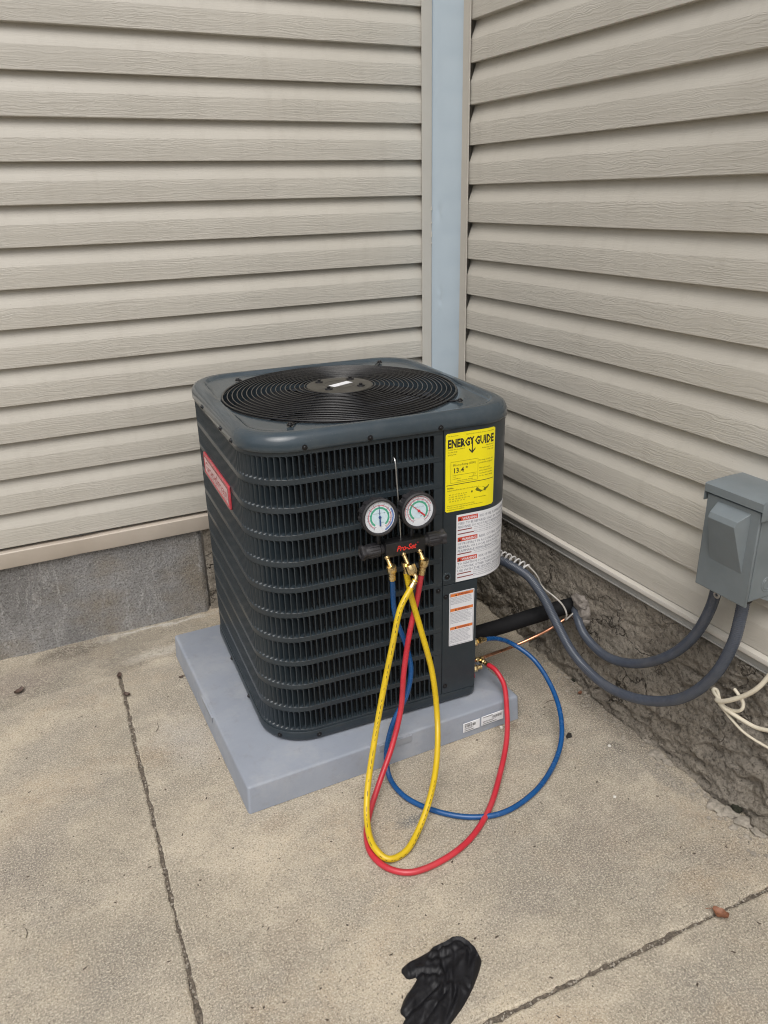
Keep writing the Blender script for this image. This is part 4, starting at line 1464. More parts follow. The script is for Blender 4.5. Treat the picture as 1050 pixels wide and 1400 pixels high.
def gauge(cx, cz, red):
    tiltm = Matrix.Rotation(radians(8), 4, 'Z')
    base = Matrix.Translation((cx, -0.012, cz)) @ Matrix.Rotation(radians(-7 if not red else -4), 4, 'X') @ Matrix.Rotation(radians(90), 4, 'X')
    # local: z axis points to the viewer (-y), x right, y up
    prof = [(0.0, -0.012), (0.036, -0.012), (0.041, -0.008), (0.0425, 0.0), (0.0425, 0.016), (0.0455, 0.019), (0.0465, 0.023), (0.0460, 0.0285), (0.0425, 0.0305), (0.0395, 0.0295), (0.0388, 0.0240)]
    n = 72
    vs, fs = [], []
    for i, (r_, z) in enumerate(prof):
        for j in range(n):
            t = 2 * pi * j / n
            f = 1.0
            if 2 <= i <= 4:
                f = 1.0 + 0.065 * (1 if (j % 6) < 3 else -0.2)
            vs.append(base @ Vector((r_ * f * cos(t), r_ * f * sin(t), z)))
    for i in range(len(prof) - 1):
        for j in range(n):
            fs.append((i * n + j, i * n + (j + 1) % n, (i + 1) * n + (j + 1) % n, (i + 1) * n + j))
    gz = MB().add(vs, fs).build('gauge', 'rubber', mg, True, None, 30, label='pressure gauge with red needle' if red else 'pressure gauge with blue needle')

    def ring(mat, r0, r1, a0, a1, z, nm='scale_ring'):
        k = max(6, int(abs(a1 - a0) / 5))
        vs, fs = [], []
        for i in range(k + 1):
            a = radians(a0 + (a1 - a0) * i / k)
            vs += [base @ Vector((r_ * cos(a), r_ * sin(a), z)) for r_ in (r0, r1)]
        for i in range(k):
            fs.append((2 * i, 2 * i + 2, 2 * i + 3, 2 * i + 1))
        return MB().add(vs, fs).build(nm, mat, gz)
    MB().add([base @ Vector((0.0392 * cos(2 * pi * i / 48), 0.0392 * sin(2 * pi * i / 48), 0.0245)) for i in range(48)], [tuple(range(48))]).build('dial', 'dial', gz)
    ring('paleblue', 0.0, 0.0195, 0, 360, 0.0247)
    ring('green', 0.0205, 0.0250, -55, 235, 0.0248)
    ring('dialred', 0.0285, 0.0298, -60, 240, 0.0248)
    if not red:
        ring('dialblue', 0.0330, 0.0365, -70, 30, 0.0248)
    else:
        ring('dialred', 0.0350, 0.0362, 20, 200, 0.0248)
    tk = MB()
    for i in range(61):
        a = radians(-60 + 300 * i / 60)
        l0, l1, w_ = (0.0302, 0.0340, 0.0005) if i % 5 == 0 else (0.0302, 0.0322, 0.0003)
        e = Vector((cos(a), sin(a), 0))
        f = Vector((-sin(a), cos(a), 0)) * w_
        tk.add([base @ (e * l0 + f + Vector((0, 0, 0.0248))), base @ (e * l0 - f + Vector((0, 0, 0.0248))), base @ (e * l1 - f + Vector((0, 0, 0.0248))), base @ (e * l1 + f + Vector((0, 0, 0.0248)))], [(0, 1, 2, 3)])
    for i in range(13):
        a = radians(-60 + 25 * i)
        tv, tf = text_flat(str(i * (10 if not red else 50)), 0.0045, 'CENTER', res=1)
        for r_ in (0.0268,):
            tk.add([base @ Vector((r_ * cos(a) + x, r_ * sin(a) + y_ - 0.0015, 0.0249)) for x, y_ in tv], tf)
    tv, tf = text_flat('psi', 0.0050, 'CENTER', res=1)
    tk.add([base @ Vector((x + 0.006, y_ - 0.0150, 0.0249)) for x, y_ in tv], tf)
    tv, tf = text_flat('R-410A  R-22  R-134a', 0.0034, 'CENTER', res=1)
    tk.add([base @ Vector((x, y_ + 0.0085, 0.0249)) for x, y_ in tv], tf)
    tk.build('scale_marks', 'greyink', gz)
    ang = radians(90 if not red else 137)
    e, f = Vector((cos(ang), sin(ang), 0)), Vector((-sin(ang), cos(ang), 0))
    zz = Vector((0, 0, 0.0262))
    nd = MB()
    nd.add([base @ (e * a + f * b + zz) for a, b in ((0.031, 0.0003), (0.031, -0.0003), (0.0, -0.0012), (-0.010, -0.0019), (-0.022, -0.0021), (-0.022, 0.0021), (-0.010, 0.0019), (0.0, 0.0012))], [tuple(range(8))])
    nd.lathe([(0.0034, 0.0255), (0.0034, 0.0272), (0.0, 0.0276)], 16, base)
    nd.build('needle', 'needlered' if red else 'needleblue', gz)
    MB().add([base @ Vector((r_ * cos(2 * pi * i / 40), r_ * sin(2 * pi * i / 40), z)) for r_, z in ((0.0393, 0.0285), (0.028, 0.0298), (0.014, 0.0303)) for i in range(40)],
             [(i, (i + 1) % 40, 40 + (i + 1) % 40, 40 + i) for i in range(40)] + [(40 + i, 40 + (i + 1) % 40, 80 + (i + 1) % 40, 80 + i) for i in range(40)] + [tuple(80 + i for i in range(40))]).build('lens', 'lens', gz, True)
    MB().lathe([(0.0, 0), (0.0065, 0), (0.0065, 0.016), (0.0048, 0.018), (0.0048, 0.060), (0.0, 0.060)], 14, Matrix.Translation((cx * 0.88, 0.0, 0.0165))).build('stem', 'screw', gz, True)


gauge(-0.0760, 0.0985, False)
gauge(0.0265, 0.0985, True)
MB().tube(spline([(-0.004, 0.004, 0.012), (-0.0035, 0.012, 0.08), (-0.003, 0.026, 0.16), (-0.0025, 0.036, 0.2120), (-0.0022, 0.042, 0.2165), (-0.0020, 0.052, 0.2140), (-0.0020, 0.056, 0.195)], 0.005), 0.0021, 8).build('hanging_hook', 'steel', mg, True)
PORTS = {}
for nm, x, dy in (('blue', -0.0480, 0.0), ('yellow', -0.0030, 0.0), ('red', 0.0410, 0.0)):
    pm_ = MB()
    # threaded nipple leaning toward the viewer, then a knurled nut below
    a = Vector((x - 0.0035, -0.013, -0.016))
    b = Vector((x + 0.0035, -0.026, -0.042))
    n = 22
    pth = [a.lerp(b, i / n) for i in range(n + 1)]
    pm_.tube(pth, lambda i: 0.0052 + (0.0007 if i % 2 else 0.0) + (0.0016 if i < 5 else 0), 14)
    pm_.build('port', 'brass', mg, True, None, 35)
    PORTS[nm] = b


# ------------------------------------------------------------------ hoses
def M2W(p):
    return Vector((p[0] * cos(RZ) - p[1] * sin(RZ), p[0] * sin(RZ) + p[1] * cos(RZ), p[2])) + mg_loc


def fitting(parent, p, dirv, s=1.0, crimp=True):
    f = MB()
    mt = axis_mat(p, dirv)
    prof = [(0.0, -0.002), (0.0095, -0.002), (0.0100, 0.0), (0.0100, 0.0125), (0.0090, 0.0145), (0.0070, 0.0165)]
    n = 36
    vs, fs = [], []
    for i, (r_, z) in enumerate(prof):
        for j in range(n):
            k = 1.0 + (0.05 if (j % 3 == 0 and 1 <= i <= 3) else 0)
            vs.append(mt @ Vector((r_ * k * s * cos(2 * pi * j / n), r_ * k * s * sin(2 * pi * j / n), z * s)))
    for i in range(len(prof) - 1):
        for j in range(n):
            fs.append((i * n + j, i * n + (j + 1) % n, (i + 1) * n + (j + 1) % n, (i + 1) * n + j))
    f.add(vs, fs)
    if crimp:
        f.lathe([(0.0070 * s, 0.0150 * s), (0.0076 * s, 0.018 * s), (0.0076 * s, 0.022 * s), (0.0070 * s, 0.023 * s), (0.0076 * s, 0.025 * s), (0.0076 * s, 0.034 * s), (0.0, 0.035 * s)], 20, mt)
    return f.build('hose_fitting', 'brass', parent, True, None, 35)


def hose(name, label, mat, pts, r, **kw):
    P_ = spline(pts, 0.006)
    P_ = [Vector((p.x, p.y, max(p.z, r + 0.0008))) for p in P_]
    o = MB().tube(P_, r, 14).build(name, mat, None, True, None, 60, label=label, category='hose', group='refrigerant hoses')
    return o, P_


RED = [(-0.6019, -1.04, 0.5162), (-0.614, -1.05, 0.4794), (-0.6416, -1.06, 0.3948), (-0.6681, -1.075, 0.289), (-0.6861, -1.09, 0.1898), (-0.7289, -1.12, 0.1087), (-0.7912, -1.165, 0.0439), (-0.8436, -1.2162, 0.011), (-0.8786, -1.273, 0.008), (-0.893, -1.3318, 0.008), (-0.8776, -1.3859, 0.008), (-0.8387, -1.4204, 0.008), (-0.7645, -1.4259, 0.008), (-0.6703, -1.403, 0.008), (-0.5740, -1.3440, 0.009), (-0.4790, -1.2560, 0.020)]
RED += [(-0.4020, -1.1740, 0.0480), (-0.3520, -1.1000, 0.0800), (-0.3170, -1.0300, 0.1150), (-0.3190, -0.9850, 0.1380), (-0.3240, -0.9600, 0.1390)]
BLUE = [(-0.6883, -1.04, 0.5193), (-0.668, -1.03, 0.441), (-0.6403, -1.04, 0.3392), (-0.6358, -1.055, 0.2783), (-0.6577, -1.07, 0.2138), (-0.7013, -1.085, 0.1638), (-0.7230, -1.0850, 0.1000), (-0.7320, -1.0900, 0.048), (-0.7397, -1.1201, 0.014), (-0.7361, -1.1969, 0.008), (-0.6969, -1.2729, 0.008), (-0.6287, -1.3368, 0.008), (-0.5494, -1.3645, 0.008), (-0.4483, -1.3486, 0.008), (-0.351, -1.3033, 0.012), (-0.2651, -1.2389, 0.03), (-0.2113, -1.1644, 0.06), (-0.1812, -1.0748, 0.095), (-0.1832, -0.9881, 0.135), (-0.2186, -0.9296, 0.165), (-0.2700, -0.9320, 0.1980), (-0.3150, -0.9450, 0.2190), (-0.3300, -0.9500, 0.2240)]
YEL = [(-0.6615, -1.085, 0.5559), (-0.684, -1.095, 0.4988), (-0.718, -1.11, 0.4011), (-0.7596, -1.13, 0.2749), (-0.8044, -1.165, 0.1583), (-0.8448, -1.21, 0.0717), (-0.8689, -1.2582, 0.032), (-0.8844, -1.3268, 0.024), (-0.8678, -1.3665, 0.013), (-0.8226, -1.3648, 0.0095), (-0.7649, -1.3279, 0.02), (-0.704, -1.2779, 0.055), (-0.643, -1.2046, 0.09), (-0.5979, -1.13, 0.1499), (-0.5967, -1.1, 0.281), (-0.6174, -1.075, 0.4066), (-0.6336, -1.055, 0.4975), (-0.6448, -1.045, 0.5314)]
for nm, lab_, mat, pts, r in (('refrigerant_hose', 'red rubber hose running from the manifold to the lower service valve', 'redhose', RED, 0.0074),
                              ('refrigerant_hose', 'blue rubber hose looping over the concrete to the upper service valve', 'bluehose', BLUE, 0.0070)):
    key = 'red' if mat == 'redhose' else 'blue'
    pb = M2W(PORTS[key])
    top = Vector(pts[0])
    dv = (Vector(pts[1]) - top).normalized()
    start = pb + Vector((0, -0.001, -0.002))
    dn = (Vector(pts[1]) - start).normalized()
    pts2 = [start + dn * 0.028, start + dn * 0.05] + pts[1:]
    o, P_ = hose(nm, lab_, mat, pts2, r)
    fitting(o, start - dn * 0.004, dn, 1.2)
    e = P_[-1]
    fitting(o, e + (P_[-1] - P_[-4]).normalized() * 0.030, -(P_[-1] - P_[-4]), 0.85)
pb = M2W(PORTS['yellow'])
s0 = pb + Vector((0.004, -0.004, -0.006))
y0 = s0 + Vector((0.008, -0.016, -0.030))
e0 = pb + Vector((-0.001, 0.012, -0.002))
ydn = (Vector(YEL[1]) - y0).normalized()
yel_pts = [y0 + ydn * 0.004, y0 + ydn * 0.03] + YEL[1:-1] + [e0 + Vector((0.003, 0.0, -0.030))]
o, P_ = hose('refrigerant_hose', 'yellow rubber hose hanging in a narrow loop from the centre port', 'yelhose', yel_pts, 0.0078)
fit1 = fitting(o, s0 - Vector((0, 0, 0.0)), Vector((0.15, -0.35, -0.75)), 1.35, False)
el = MB()
el.tube(spline([s0 + Vector((0.002, -0.005, -0.012)), s0 + Vector((0.007, -0.012, -0.022)), y0 + Vector((0.001, 0, 0.004)), y0 + ydn * 0.012, y0 + ydn * 0.02], 0.003), 0.0056, 12)
el.lathe([(0.0076, 0.0), (0.0082, 0.002), (0.0082, 0.005), (0.0076, 0.006), (0.0082, 0.008), (0.0084, 0.020), (0.0, 0.021)], 18, axis_mat(y0 + ydn * 0.006, ydn))
el.build('elbow', 'brass', o, True, None, 35)
fitting(o, e0, Vector((0.003, 0.0, -0.03)), 0.95)
# ink dashes printed along the yellow hose
pr = MB()
rnd = random.Random(2)
i = 8
camp = Vector((-1.458, -2.605, 1.449))
while i < len(P_) * 0.62:
    L = rnd.choice((1, 1, 2))
    a, b = P_[i], P_[i + L]
    t = (b - a).normalized()
    nd_ = Vector((-0.35, -0.85, 0.25))
    nd_ = (nd_ - t * nd_.dot(t)).normalized()
    sd = t.cross(nd_) * 0.0006
    pr.add([a + nd_ * 0.0081 + sd, b + nd_ * 0.0081 + sd, b + nd_ * 0.0081 - sd, a + nd_ * 0.0081 - sd], [(0, 1, 2, 3)])
    i += L + rnd.choice((1, 1, 1, 4))
pr.build('print', 'ink', o, kind='stuff')

# ------------------------------------------------------------------ line set, conduit, disconnect box
SUCT = [(-0.3300, -0.84, 0.1740), (-0.22, -0.8530, 0.1825), (-0.11, -0.89, 0.2125), (-0.01, -0.9239, 0.2362), (0.03, -0.9278, 0.2379)]
MB().tube(spline(SUCT, 0.01), 0.0245, 24).build('suction_line', 'foam', None, True, None, 60, label='thick black foam insulated pipe running into the rough wall', category='pipe')
COP = [(-0.3608, -0.93, 0.1462), (-0.3035, -0.925, 0.1450), (-0.2, -0.9054, 0.1350), (-0.13, -0.9216, 0.1582), (-0.08, -0.9445, 0.190), (-0.03, -0.9512, 0.2136), (0.02, -0.9427, 0.2138)]
co = MB().tube(spline(COP, 0.006), 0.0048, 12).build('liquid_line', 'copper', None, True, None, 60, label='thin bare copper pipe below the black insulated pipe', category='pipe')
f = MB()
f.lathe([(0.0, 0), (0.0075, 0), (0.0080, 0.001), (0.0080, 0.012), (0.0062, 0.015), (0.0062, 0.026), (0.0, 0.027)], 14, axis_mat((-0.350, -0.929, 0.1460), (1, 0.06, -0.01)))
f.build('flare_nut', 'brass', co, True, None, 35)


def ribbed(name, label, pts, r, mat='conduit'):
    Q_ = spline(pts, 0.004)
    P_, left = [Q_[0]], 0.001
    for a, b in zip(Q_[:-1], Q_[1:]):            # even steps, so the ribs stay regular
        L, at = (b - a).length, 0.0
        while at + left <= L:
            at += left
            P_.append(a.lerp(b, at / L))
            left = 0.001
        left -= L - at
    acc, k = 0.0, []
    for i, p in enumerate(P_):
        if i:
            acc += (p - P_[i - 1]).length
        k.append(acc)
    tot = k[-1]
    o = MB().tube(P_, lambda i: r * (1 + 0.028 * sin(2 * pi * k[i] / 0.0048)), 18).build(name, mat, None, True, None, 180, label=label, category='conduit', group='flexible conduits')
    return o, P_


WHIP = [(-0.275, -0.700, 0.405), (-0.232, -0.752, 0.404), (-0.195, -0.8179, 0.3954), (-0.18, -0.8551, 0.3903), (-0.155, -0.9082, 0.3704), (-0.13, -0.9518, 0.3172), (-0.11, -0.9962, 0.246), (-0.09, -1.0656, 0.1633), (-0.085, -1.1919, 0.135), (-0.08, -1.3278, 0.1671), (-0.075, -1.453, 0.2473), (-0.07, -1.5337, 0.3599), (-0.065, -1.5675, 0.4687), (-0.062, -1.5726, 0.5382), (-0.06, -1.5724, 0.6000)]
whip, WP = ribbed('flexible_conduit', 'longer blue grey conduit sagging from the condenser to the box', WHIP, 0.0138)
COND = [(0.03, -0.9343, 0.232), (-0.005, -0.960, 0.238), (-0.028, -0.9990, 0.2320), (-0.037, -1.0446, 0.2043), (-0.042, -1.1428, 0.1891), (-0.042, -1.2569, 0.2276), (-0.045, -1.3744, 0.3217), (-0.05, -1.4477, 0.4238), (-0.055, -1.4853, 0.5218), (-0.06, -1.4984, 0.6000)]
ribbed('flexible_conduit', 'shorter grey conduit curving from the wall hole up to the box', COND, 0.0132)

# grey duct seal round the hole
ps = MB()
bm = bmesh.new()
bmesh.ops.create_icosphere(bm, subdivisions=4, radius=1.0)
for v in bm.verts:
    n3 = v.co.copy()
    q = 1 + 0.30 * fbm((n3.x * 1.6, n3.y * 1.6, n3.z * 1.6 + 4), 4)
    v.co = Vector((-0.004 + n3.x * 0.016 * q, -0.976 + n3.y * 0.034 * q, 0.274 + n3.z * 0.026 * q))
ps.bm(bm)
for (yy, zz, rad) in ((-1.000, 0.246, 0.020), (-1.008, 0.222, 0.012)):
    bm = bmesh.new()
    bmesh.ops.create_icosphere(bm, subdivisions=3, radius=1.0)
    for v in bm.verts:
        q = 1 + 0.35 * fbm((v.co.x * 1.9 + yy * 30, v.co.y * 1.9, v.co.z * 1.9), 4)
        v.co = Vector((-0.002 + v.co.x * 0.022 * q, yy + v.co.y * rad * q, zz + v.co.z * rad * 1.2 * q))
    ps.bm(bm)
ps.build('duct_seal', 'putty', None, True, None, 80, label='lumpy grey putty sealing the pipe hole in the wall', category='sealant')

# thermostat wire: coiled round the conduit, then loose
tw = []
start, stop = None, None
cum = [0.0]
for i in range(1, len(WP)):
    cum.append(cum[-1] + (WP[i] - WP[i - 1]).length)
sel = [i for i, p in enumerate(WP) if 0.095 < cum[i] < 0.235 and i % 2 == 0]
base0 = WP[sel[0]]
for i in sel:
    t = (WP[i + 1] - WP[i - 1]).normalized()
    a = t.cross(Vector((0, 0, 1))).normalized()
    b = a.cross(t)
    ph = 2 * pi * (cum[i] - cum[sel[0]]) / 0.0165
    c = WP[i] + Vector((0.010, 0.006, 0.014))
    tw.append(c + (a * cos(ph) + b * sin(ph)) * 0.0115)
TW = [(-0.150, -0.8950, 0.402), (-0.13, -0.9143, 0.3744), (-0.11, -0.9243, 0.3291), (-0.1, -0.966, 0.3161), (-0.09, -1.0003, 0.2977), (-0.085, -1.0137, 0.273), (-0.075, -0.9950, 0.240), (-0.04, -0.9800, 0.240), (-0.008, -0.9700, 0.246), (0.02, -0.9523, 0.238)]
o = MB().tube(tw, 0.0027, 8).build('thermostat_wire', 'coilwire', None, True, None, 60, label='pale control wire coiled by the conduit then hanging to the wall hole', category='wire')
MB().tube(spline([tw[-1]] + TW, 0.006), 0.0026, 8).build('loose_end', 'greywire', o, True, None, 60)

# disconnect box
bxo = thing('disconnect_box', 'grey metal electrical disconnect box mounted on the right siding', 'electrical box', (0.0, -1.545, 0.595))


def BY(y):
    return y + 1.545


def BZ(z):
    return z - 0.595


body = MB()
body.box(-0.098, 0.012, BY(-1.612), BY(-1.474), 0.012, BZ(0.820), 0.002)
body.add([(-0.060, BY(-1.611), 0.0115), (-0.020, BY(-1.611), -0.008), (0.011, BY(-1.611), -0.008), (0.011, BY(-1.475), -0.008), (-0.020, BY(-1.475), -0.008), (-0.060, BY(-1.475), 0.0115), (0.011, BY(-1.611), 0.0115), (0.011, BY(-1.475), 0.0115)],
         [(0, 1, 2, 6), (5, 7, 3, 4), (0, 5, 4, 1), (1, 4, 3, 2), (0, 6, 7, 5)])
body.build('box_body', 'boxgrey', bxo)
cov = MB()
cov.box(-0.1075, -0.1005, BY(-1.613), BY(-1.473), 0.0, BZ(0.819), 0.0022)
# raised wedge pressed into the cover
ya, yb_ = BY(-1.590), BY(-1.503)
zt_, zm, zb_ = BZ(0.809), BZ(0.785), BZ(0.671)
pk = [(-0.1074, ya, zt_), (-0.1074, yb_, zt_), (-0.1330, ya + 0.010, zm + 0.006), (-0.1330, yb_ - 0.004, zm + 0.006), (-0.1375, ya + 0.013, zm - 0.006), (-0.1375, yb_ - 0.004, zm - 0.006), (-0.1074, ya, zb_ - 0.003), (-0.1074, yb_, zb_)]
cov.add(pk, [(0, 2, 3, 1), (2, 4, 5, 3), (4, 6, 7, 5), (0, 6, 4, 2), (1, 3, 5, 7)])
cv_o = cov.build('box_cover', 'boxgrey', bxo, True, None, 25)
bv = cv_o.modifiers.new('bevel', 'BEVEL')
bv.width = 0.003
bv.segments = 3
bv.angle_limit = radians(20)
hd = MB()
prof = [(-0.1130, BZ(0.8235)), (-0.1130, BZ(0.8415)), (-0.1085, BZ(0.8440)), (-0.050, BZ(0.8465)), (0.010, BZ(0.8465)), (0.010, BZ(0.8435)), (-0.049, BZ(0.8435)), (-0.1060, BZ(0.8410)), (-0.1105, BZ(0.8385)), (-0.1105, BZ(0.8235))]
ring_a = [(x, BY(-1.6195), z) for x, z in prof]
ring_b = [(x, BY(-1.4680), z) for x, z in prof]
n = len(prof)
hd.add(ring_a + ring_b, [(i, (i + 1) % n, n + (i + 1) % n, n + i) for i in range(n)] + [tuple(range(n)), tuple(range(n, 2 * n))])
for yy in (BY(-1.6205), BY(-1.4690)):
    hd.box(-0.1120, 0.009, yy, yy + 0.0022, BZ(0.802), BZ(0.8430), 0.0006)
hd.build('box_hood', 'boxgrey', bxo, True, None, 30)
ko = MB()
for r_ in (0.0175, 0.0125):
    vs, fs = [], []
    for i in range(28):
        a = 2 * pi * i / 28
        for rr_, yy in ((r_ - 0.0011, 0), (r_ - 0.0005, -0.0009), (r_ + 0.0005, -0.0009), (r_ + 0.0011, 0)):
            vs.append((-0.046 + rr_ * cos(a), BY(-1.6122) + yy, BZ(0.640) + rr_ * sin(a)))
    for i in range(28):
        for j in range(3):
            fs.append((i * 4 + j, i * 4 + j + 1, ((i + 1) % 28) * 4 + j + 1, ((i + 1) % 28) * 4 + j))
    ko.add(vs, fs)
ko.build('knockout', 'boxgrey', bxo, True)
tabm = MB()
mt = axis_mat((-0.1040, BY(-1.535), -0.004), (-1, 0, 0))
tabm.lathe([(0.0038, 0.0), (0.0085, 0.0), (0.0090, 0.0008), (0.0085, 0.0016), (0.0038, 0.0016)], 22, mt, True)
tabm.build('lock_tab', 'steel', bxo, True, None, 40)
for yy, zz in ((-1.5724, 0.583), (-1.4984, 0.583)):
    MB().lathe([(0.0, 0), (0.0170, 0), (0.0180, 0.002), (0.0180, 0.012), (0.0165, 0.014), (0.0165, 0.028), (0.0, 0.028)], 12, Matrix.Translation((-0.060, BY(yy), BZ(zz)))).build('conduit_connector', 'rubber', bxo, True, None, 35)

# cream cables by the right wall
CR = [([(-0.05, -1.760, 0.640), (-0.05, -1.715, 0.540), (-0.05, -1.675, 0.4763), (-0.05, -1.6583, 0.4263), (-0.055, -1.6378, 0.3819), (-0.060, -1.6032, 0.3397), (-0.060, -1.5574, 0.300), (-0.055, -1.5420, 0.2930), (-0.048, -1.5390, 0.2900)], 0.0058, 'thick cream cable coming down past the starter strip to the loop', 'cream'),
      ([(-0.050, -1.5480, 0.2930), (-0.044, -1.5300, 0.2960), (-0.040, -1.5170, 0.2970), (-0.036, -1.5120, 0.3010), (-0.030, -1.5180, 0.3020), (-0.035, -1.5360, 0.2810), (-0.037, -1.55, 0.2740), (-0.040, -1.5856, 0.2835), (-0.04, -1.6038, 0.3), (-0.035, -1.6012, 0.3133), (-0.035, -1.5887, 0.3241), (-0.032, -1.5680, 0.3330)], 0.0042, 'cream cable end curled into a small open loop', 'cream'),
      ([(-0.050, -1.5450, 0.2890), (-0.050, -1.5579, 0.2821), (-0.045, -1.6014, 0.2770), (-0.042, -1.6483, 0.2790), (-0.042, -1.6795, 0.292), (-0.042, -1.80, 0.340), (-0.042, -1.95, 0.36)], 0.0050, 'upper of two cream cables trailing out to the right edge', 'cream'),
      ([(-0.046, -1.5431, 0.2800), (-0.043, -1.5787, 0.2600), (-0.041, -1.6193, 0.2450), (-0.041, -1.6795, 0.2470), (-0.041, -1.80, 0.27), (-0.041, -1.95, 0.28)], 0.0032, 'lower thinner cream cable trailing out to the right edge', 'cream')]
for pts, r, lab_, mat in CR:
    MB().tube(spline(pts, 0.005), r, 10).build('cable', mat, None, True, None, 60, label=lab_, category='cable', group='cream cables by the right wall')

# ------------------------------------------------------------------ black glove on the slab
# outline of the limp glove on the slab; the sheet is puffed, folded and rolled at the cuff
GOUT = [(-0.8541, -1.6104), (-0.8424, -1.6076), (-0.8307, -1.6098), (-0.8186, -1.6192), (-0.8095, -1.6362), (-0.8066, -1.6568), (-0.8109, -1.6787), (-0.8201, -1.6885), (-0.8365, -1.7032), (-0.8662, -1.7258), (-0.8958, -1.7438), (-0.9338, -1.761), (-0.9759, -1.7791), (-1.0106, -1.7835), (-1.0379, -1.781), (-1.0519, -1.7622), (-1.0501, -1.7409), (-1.0275, -1.7267), (-1.0132, -1.72), (-1.0031, -1.7126), (-1.0093, -1.6975), (-0.9873, -1.6767), (-0.9647, -1.6647), (-0.94, -1.6496), (-0.9644, -1.6458), (-0.9679, -1.621), (-0.9472, -1.6135), (-0.9129, -1.6129), (-0.8705, -1.6084)]
for _ in range(1):                               # round the corners a little
    GOUT = [q for i in range(len(GOUT)) for q in ((GOUT[i][0] * 0.82 + GOUT[(i + 1) % len(GOUT)][0] * 0.18, GOUT[i][1] * 0.82 + GOUT[(i + 1) % len(GOUT)][1] * 0.18), (GOUT[i][0] * 0.18 + GOUT[(i + 1) % len(GOUT)][0] * 0.82, GOUT[i][1] * 0.18 + GOUT[(i + 1) % len(GOUT)][1] * 0.82))]


def seg_d(x, y, a, b):
    ax, ay, bx, by = *a, *b
    t = max(0, min(1, ((x - ax) * (bx - ax) + (y - ay) * (by - ay)) / ((bx - ax) ** 2 + (by - ay) ** 2 + 1e-12)))
    return hypot(x - ax - (bx - ax) * t, y - ay - (by - ay) * t)


def sd_glove(x, y):
    best, inside = 9, False
    n = len(GOUT)
    for i in range(n):
        a, b = GOUT[i], GOUT[(i + 1) % n]
        best = min(best, seg_d(x, y, a, b))
        if (a[1] > y) != (b[1] > y) and x < (b[0] - a[0]) * (y - a[1]) / (b[1] - a[1]) + a[0]:
            inside = not inside
    return -best if inside else best


# creases: gaps between the fingers and slack folds across the back
CREASE = [((-0.936, -1.650), (-0.905, -1.668), 0.0045), ((-1.000, -1.712), (-0.925, -1.690), 0.0055), ((-0.990, -1.745), (-0.915, -1.706), 0.0055), ((-0.955, -1.765), (-0.892, -1.712), 0.0055),
          ((-0.905, -1.632), (-0.868, -1.640), 0.0035), ((-0.880, -1.625), (-0.895, -1.690), 0.0040), ((-0.850, -1.640), (-0.888, -1.705), 0.0040), ((-0.826, -1.655), (-0.868, -1.718), 0.0045)]
gv = MB()
res = 0.0026
x0, y0, x1, y1 = -1.08, -1.86, -0.78, -1.58
nx, ny = int((x1 - x0) / res), int((y1 - y0) / res)
idx = {}
vs, fs = [], []
for i in range(nx + 1):
    for j in range(ny + 1):
        x, y = x0 + i * res, y0 + j * res
        s = sd_glove(x, y)
        if s > res * 0.75:
            continue
        if s > -res * 0.8:
            e = 0.0006
            gx, gy = (sd_glove(x + e, y) - s) / e, (sd_glove(x, y + e) - s) / e
            gl_ = max(0.3, hypot(gx, gy))
            x -= gx / gl_ * s
            y -= gy / gl_ * s
            s = 0.0
        hgt = 0.0014 + 0.0075 * min(1, -s / 0.010) ** 0.5
        z = hgt
        for a, b, dp in CREASE:
            q = seg_d(x, y, a, b)
            z -= 0.85 * dp * math.exp(-(q / 0.0042) ** 2) - 0.0018 * math.exp(-((q - 0.010) / 0.005) ** 2)
        ca, sa = cos(0.78), sin(0.78)
        wv_ = 0.016 * noise.noise(Vector((x * 20, y * 20, 7)))
        uu, vv = x * ca + y * sa + wv_, -x * sa + y * ca + wv_
        fold = 0.0016 * noise.noise(Vector((uu * 24, vv * 80, 5))) + 0.0006 * noise.noise(Vector((x * 150, y * 150, 2))) + 0.0035 * noise.noise(Vector((uu * 12, vv * 40, 9))) + 0.0045 * max(0.0, 0.30 - abs(noise.noise(Vector((uu * 16 + 3, vv * 46, 4))))) * 3.0
        z += fold * min(1, -s / 0.006)
        along = (x + 0.868) * 0.62 + (y + 1.655) * 0.78
        if along > 0.018 and s > -0.014:
            z += 0.0055 * math.exp(-((-s - 0.0055) / 0.0032) ** 2) - 0.003 * math.exp(-((-s - 0.0115) / 0.003) ** 2)   # rolled cuff
        idx[(i, j)] = len(vs)
        vs.append((x, y, max(0.0010, z)))
for (i, j), a in idx.items():
    q = [(i, j), (i + 1, j), (i + 1, j + 1), (i, j + 1)]
    if all(k in idx for k in q):
        fs.append(tuple(idx[k] for k in q))
kb = len(vs)
edge = {}
for f_ in fs:
    for k in range(4):
        e = (f_[k], f_[(k + 1) % 4])
        edge[e] = 1
bv_ = {}
side = []
for (a, b) in edge:
    if (b, a) not in edge:
        for q in (a, b):
            if q not in bv_:
                bv_[q] = len(vs)
                vs.append((vs[q][0], vs[q][1], -0.0005))
        side.append((a, b, bv_[b], bv_[a]))
gv.add(vs, fs + side)
gv.build('glove', 'glove', None, True, None, 80, label='crumpled black disposable glove lying on the concrete', category='glove')


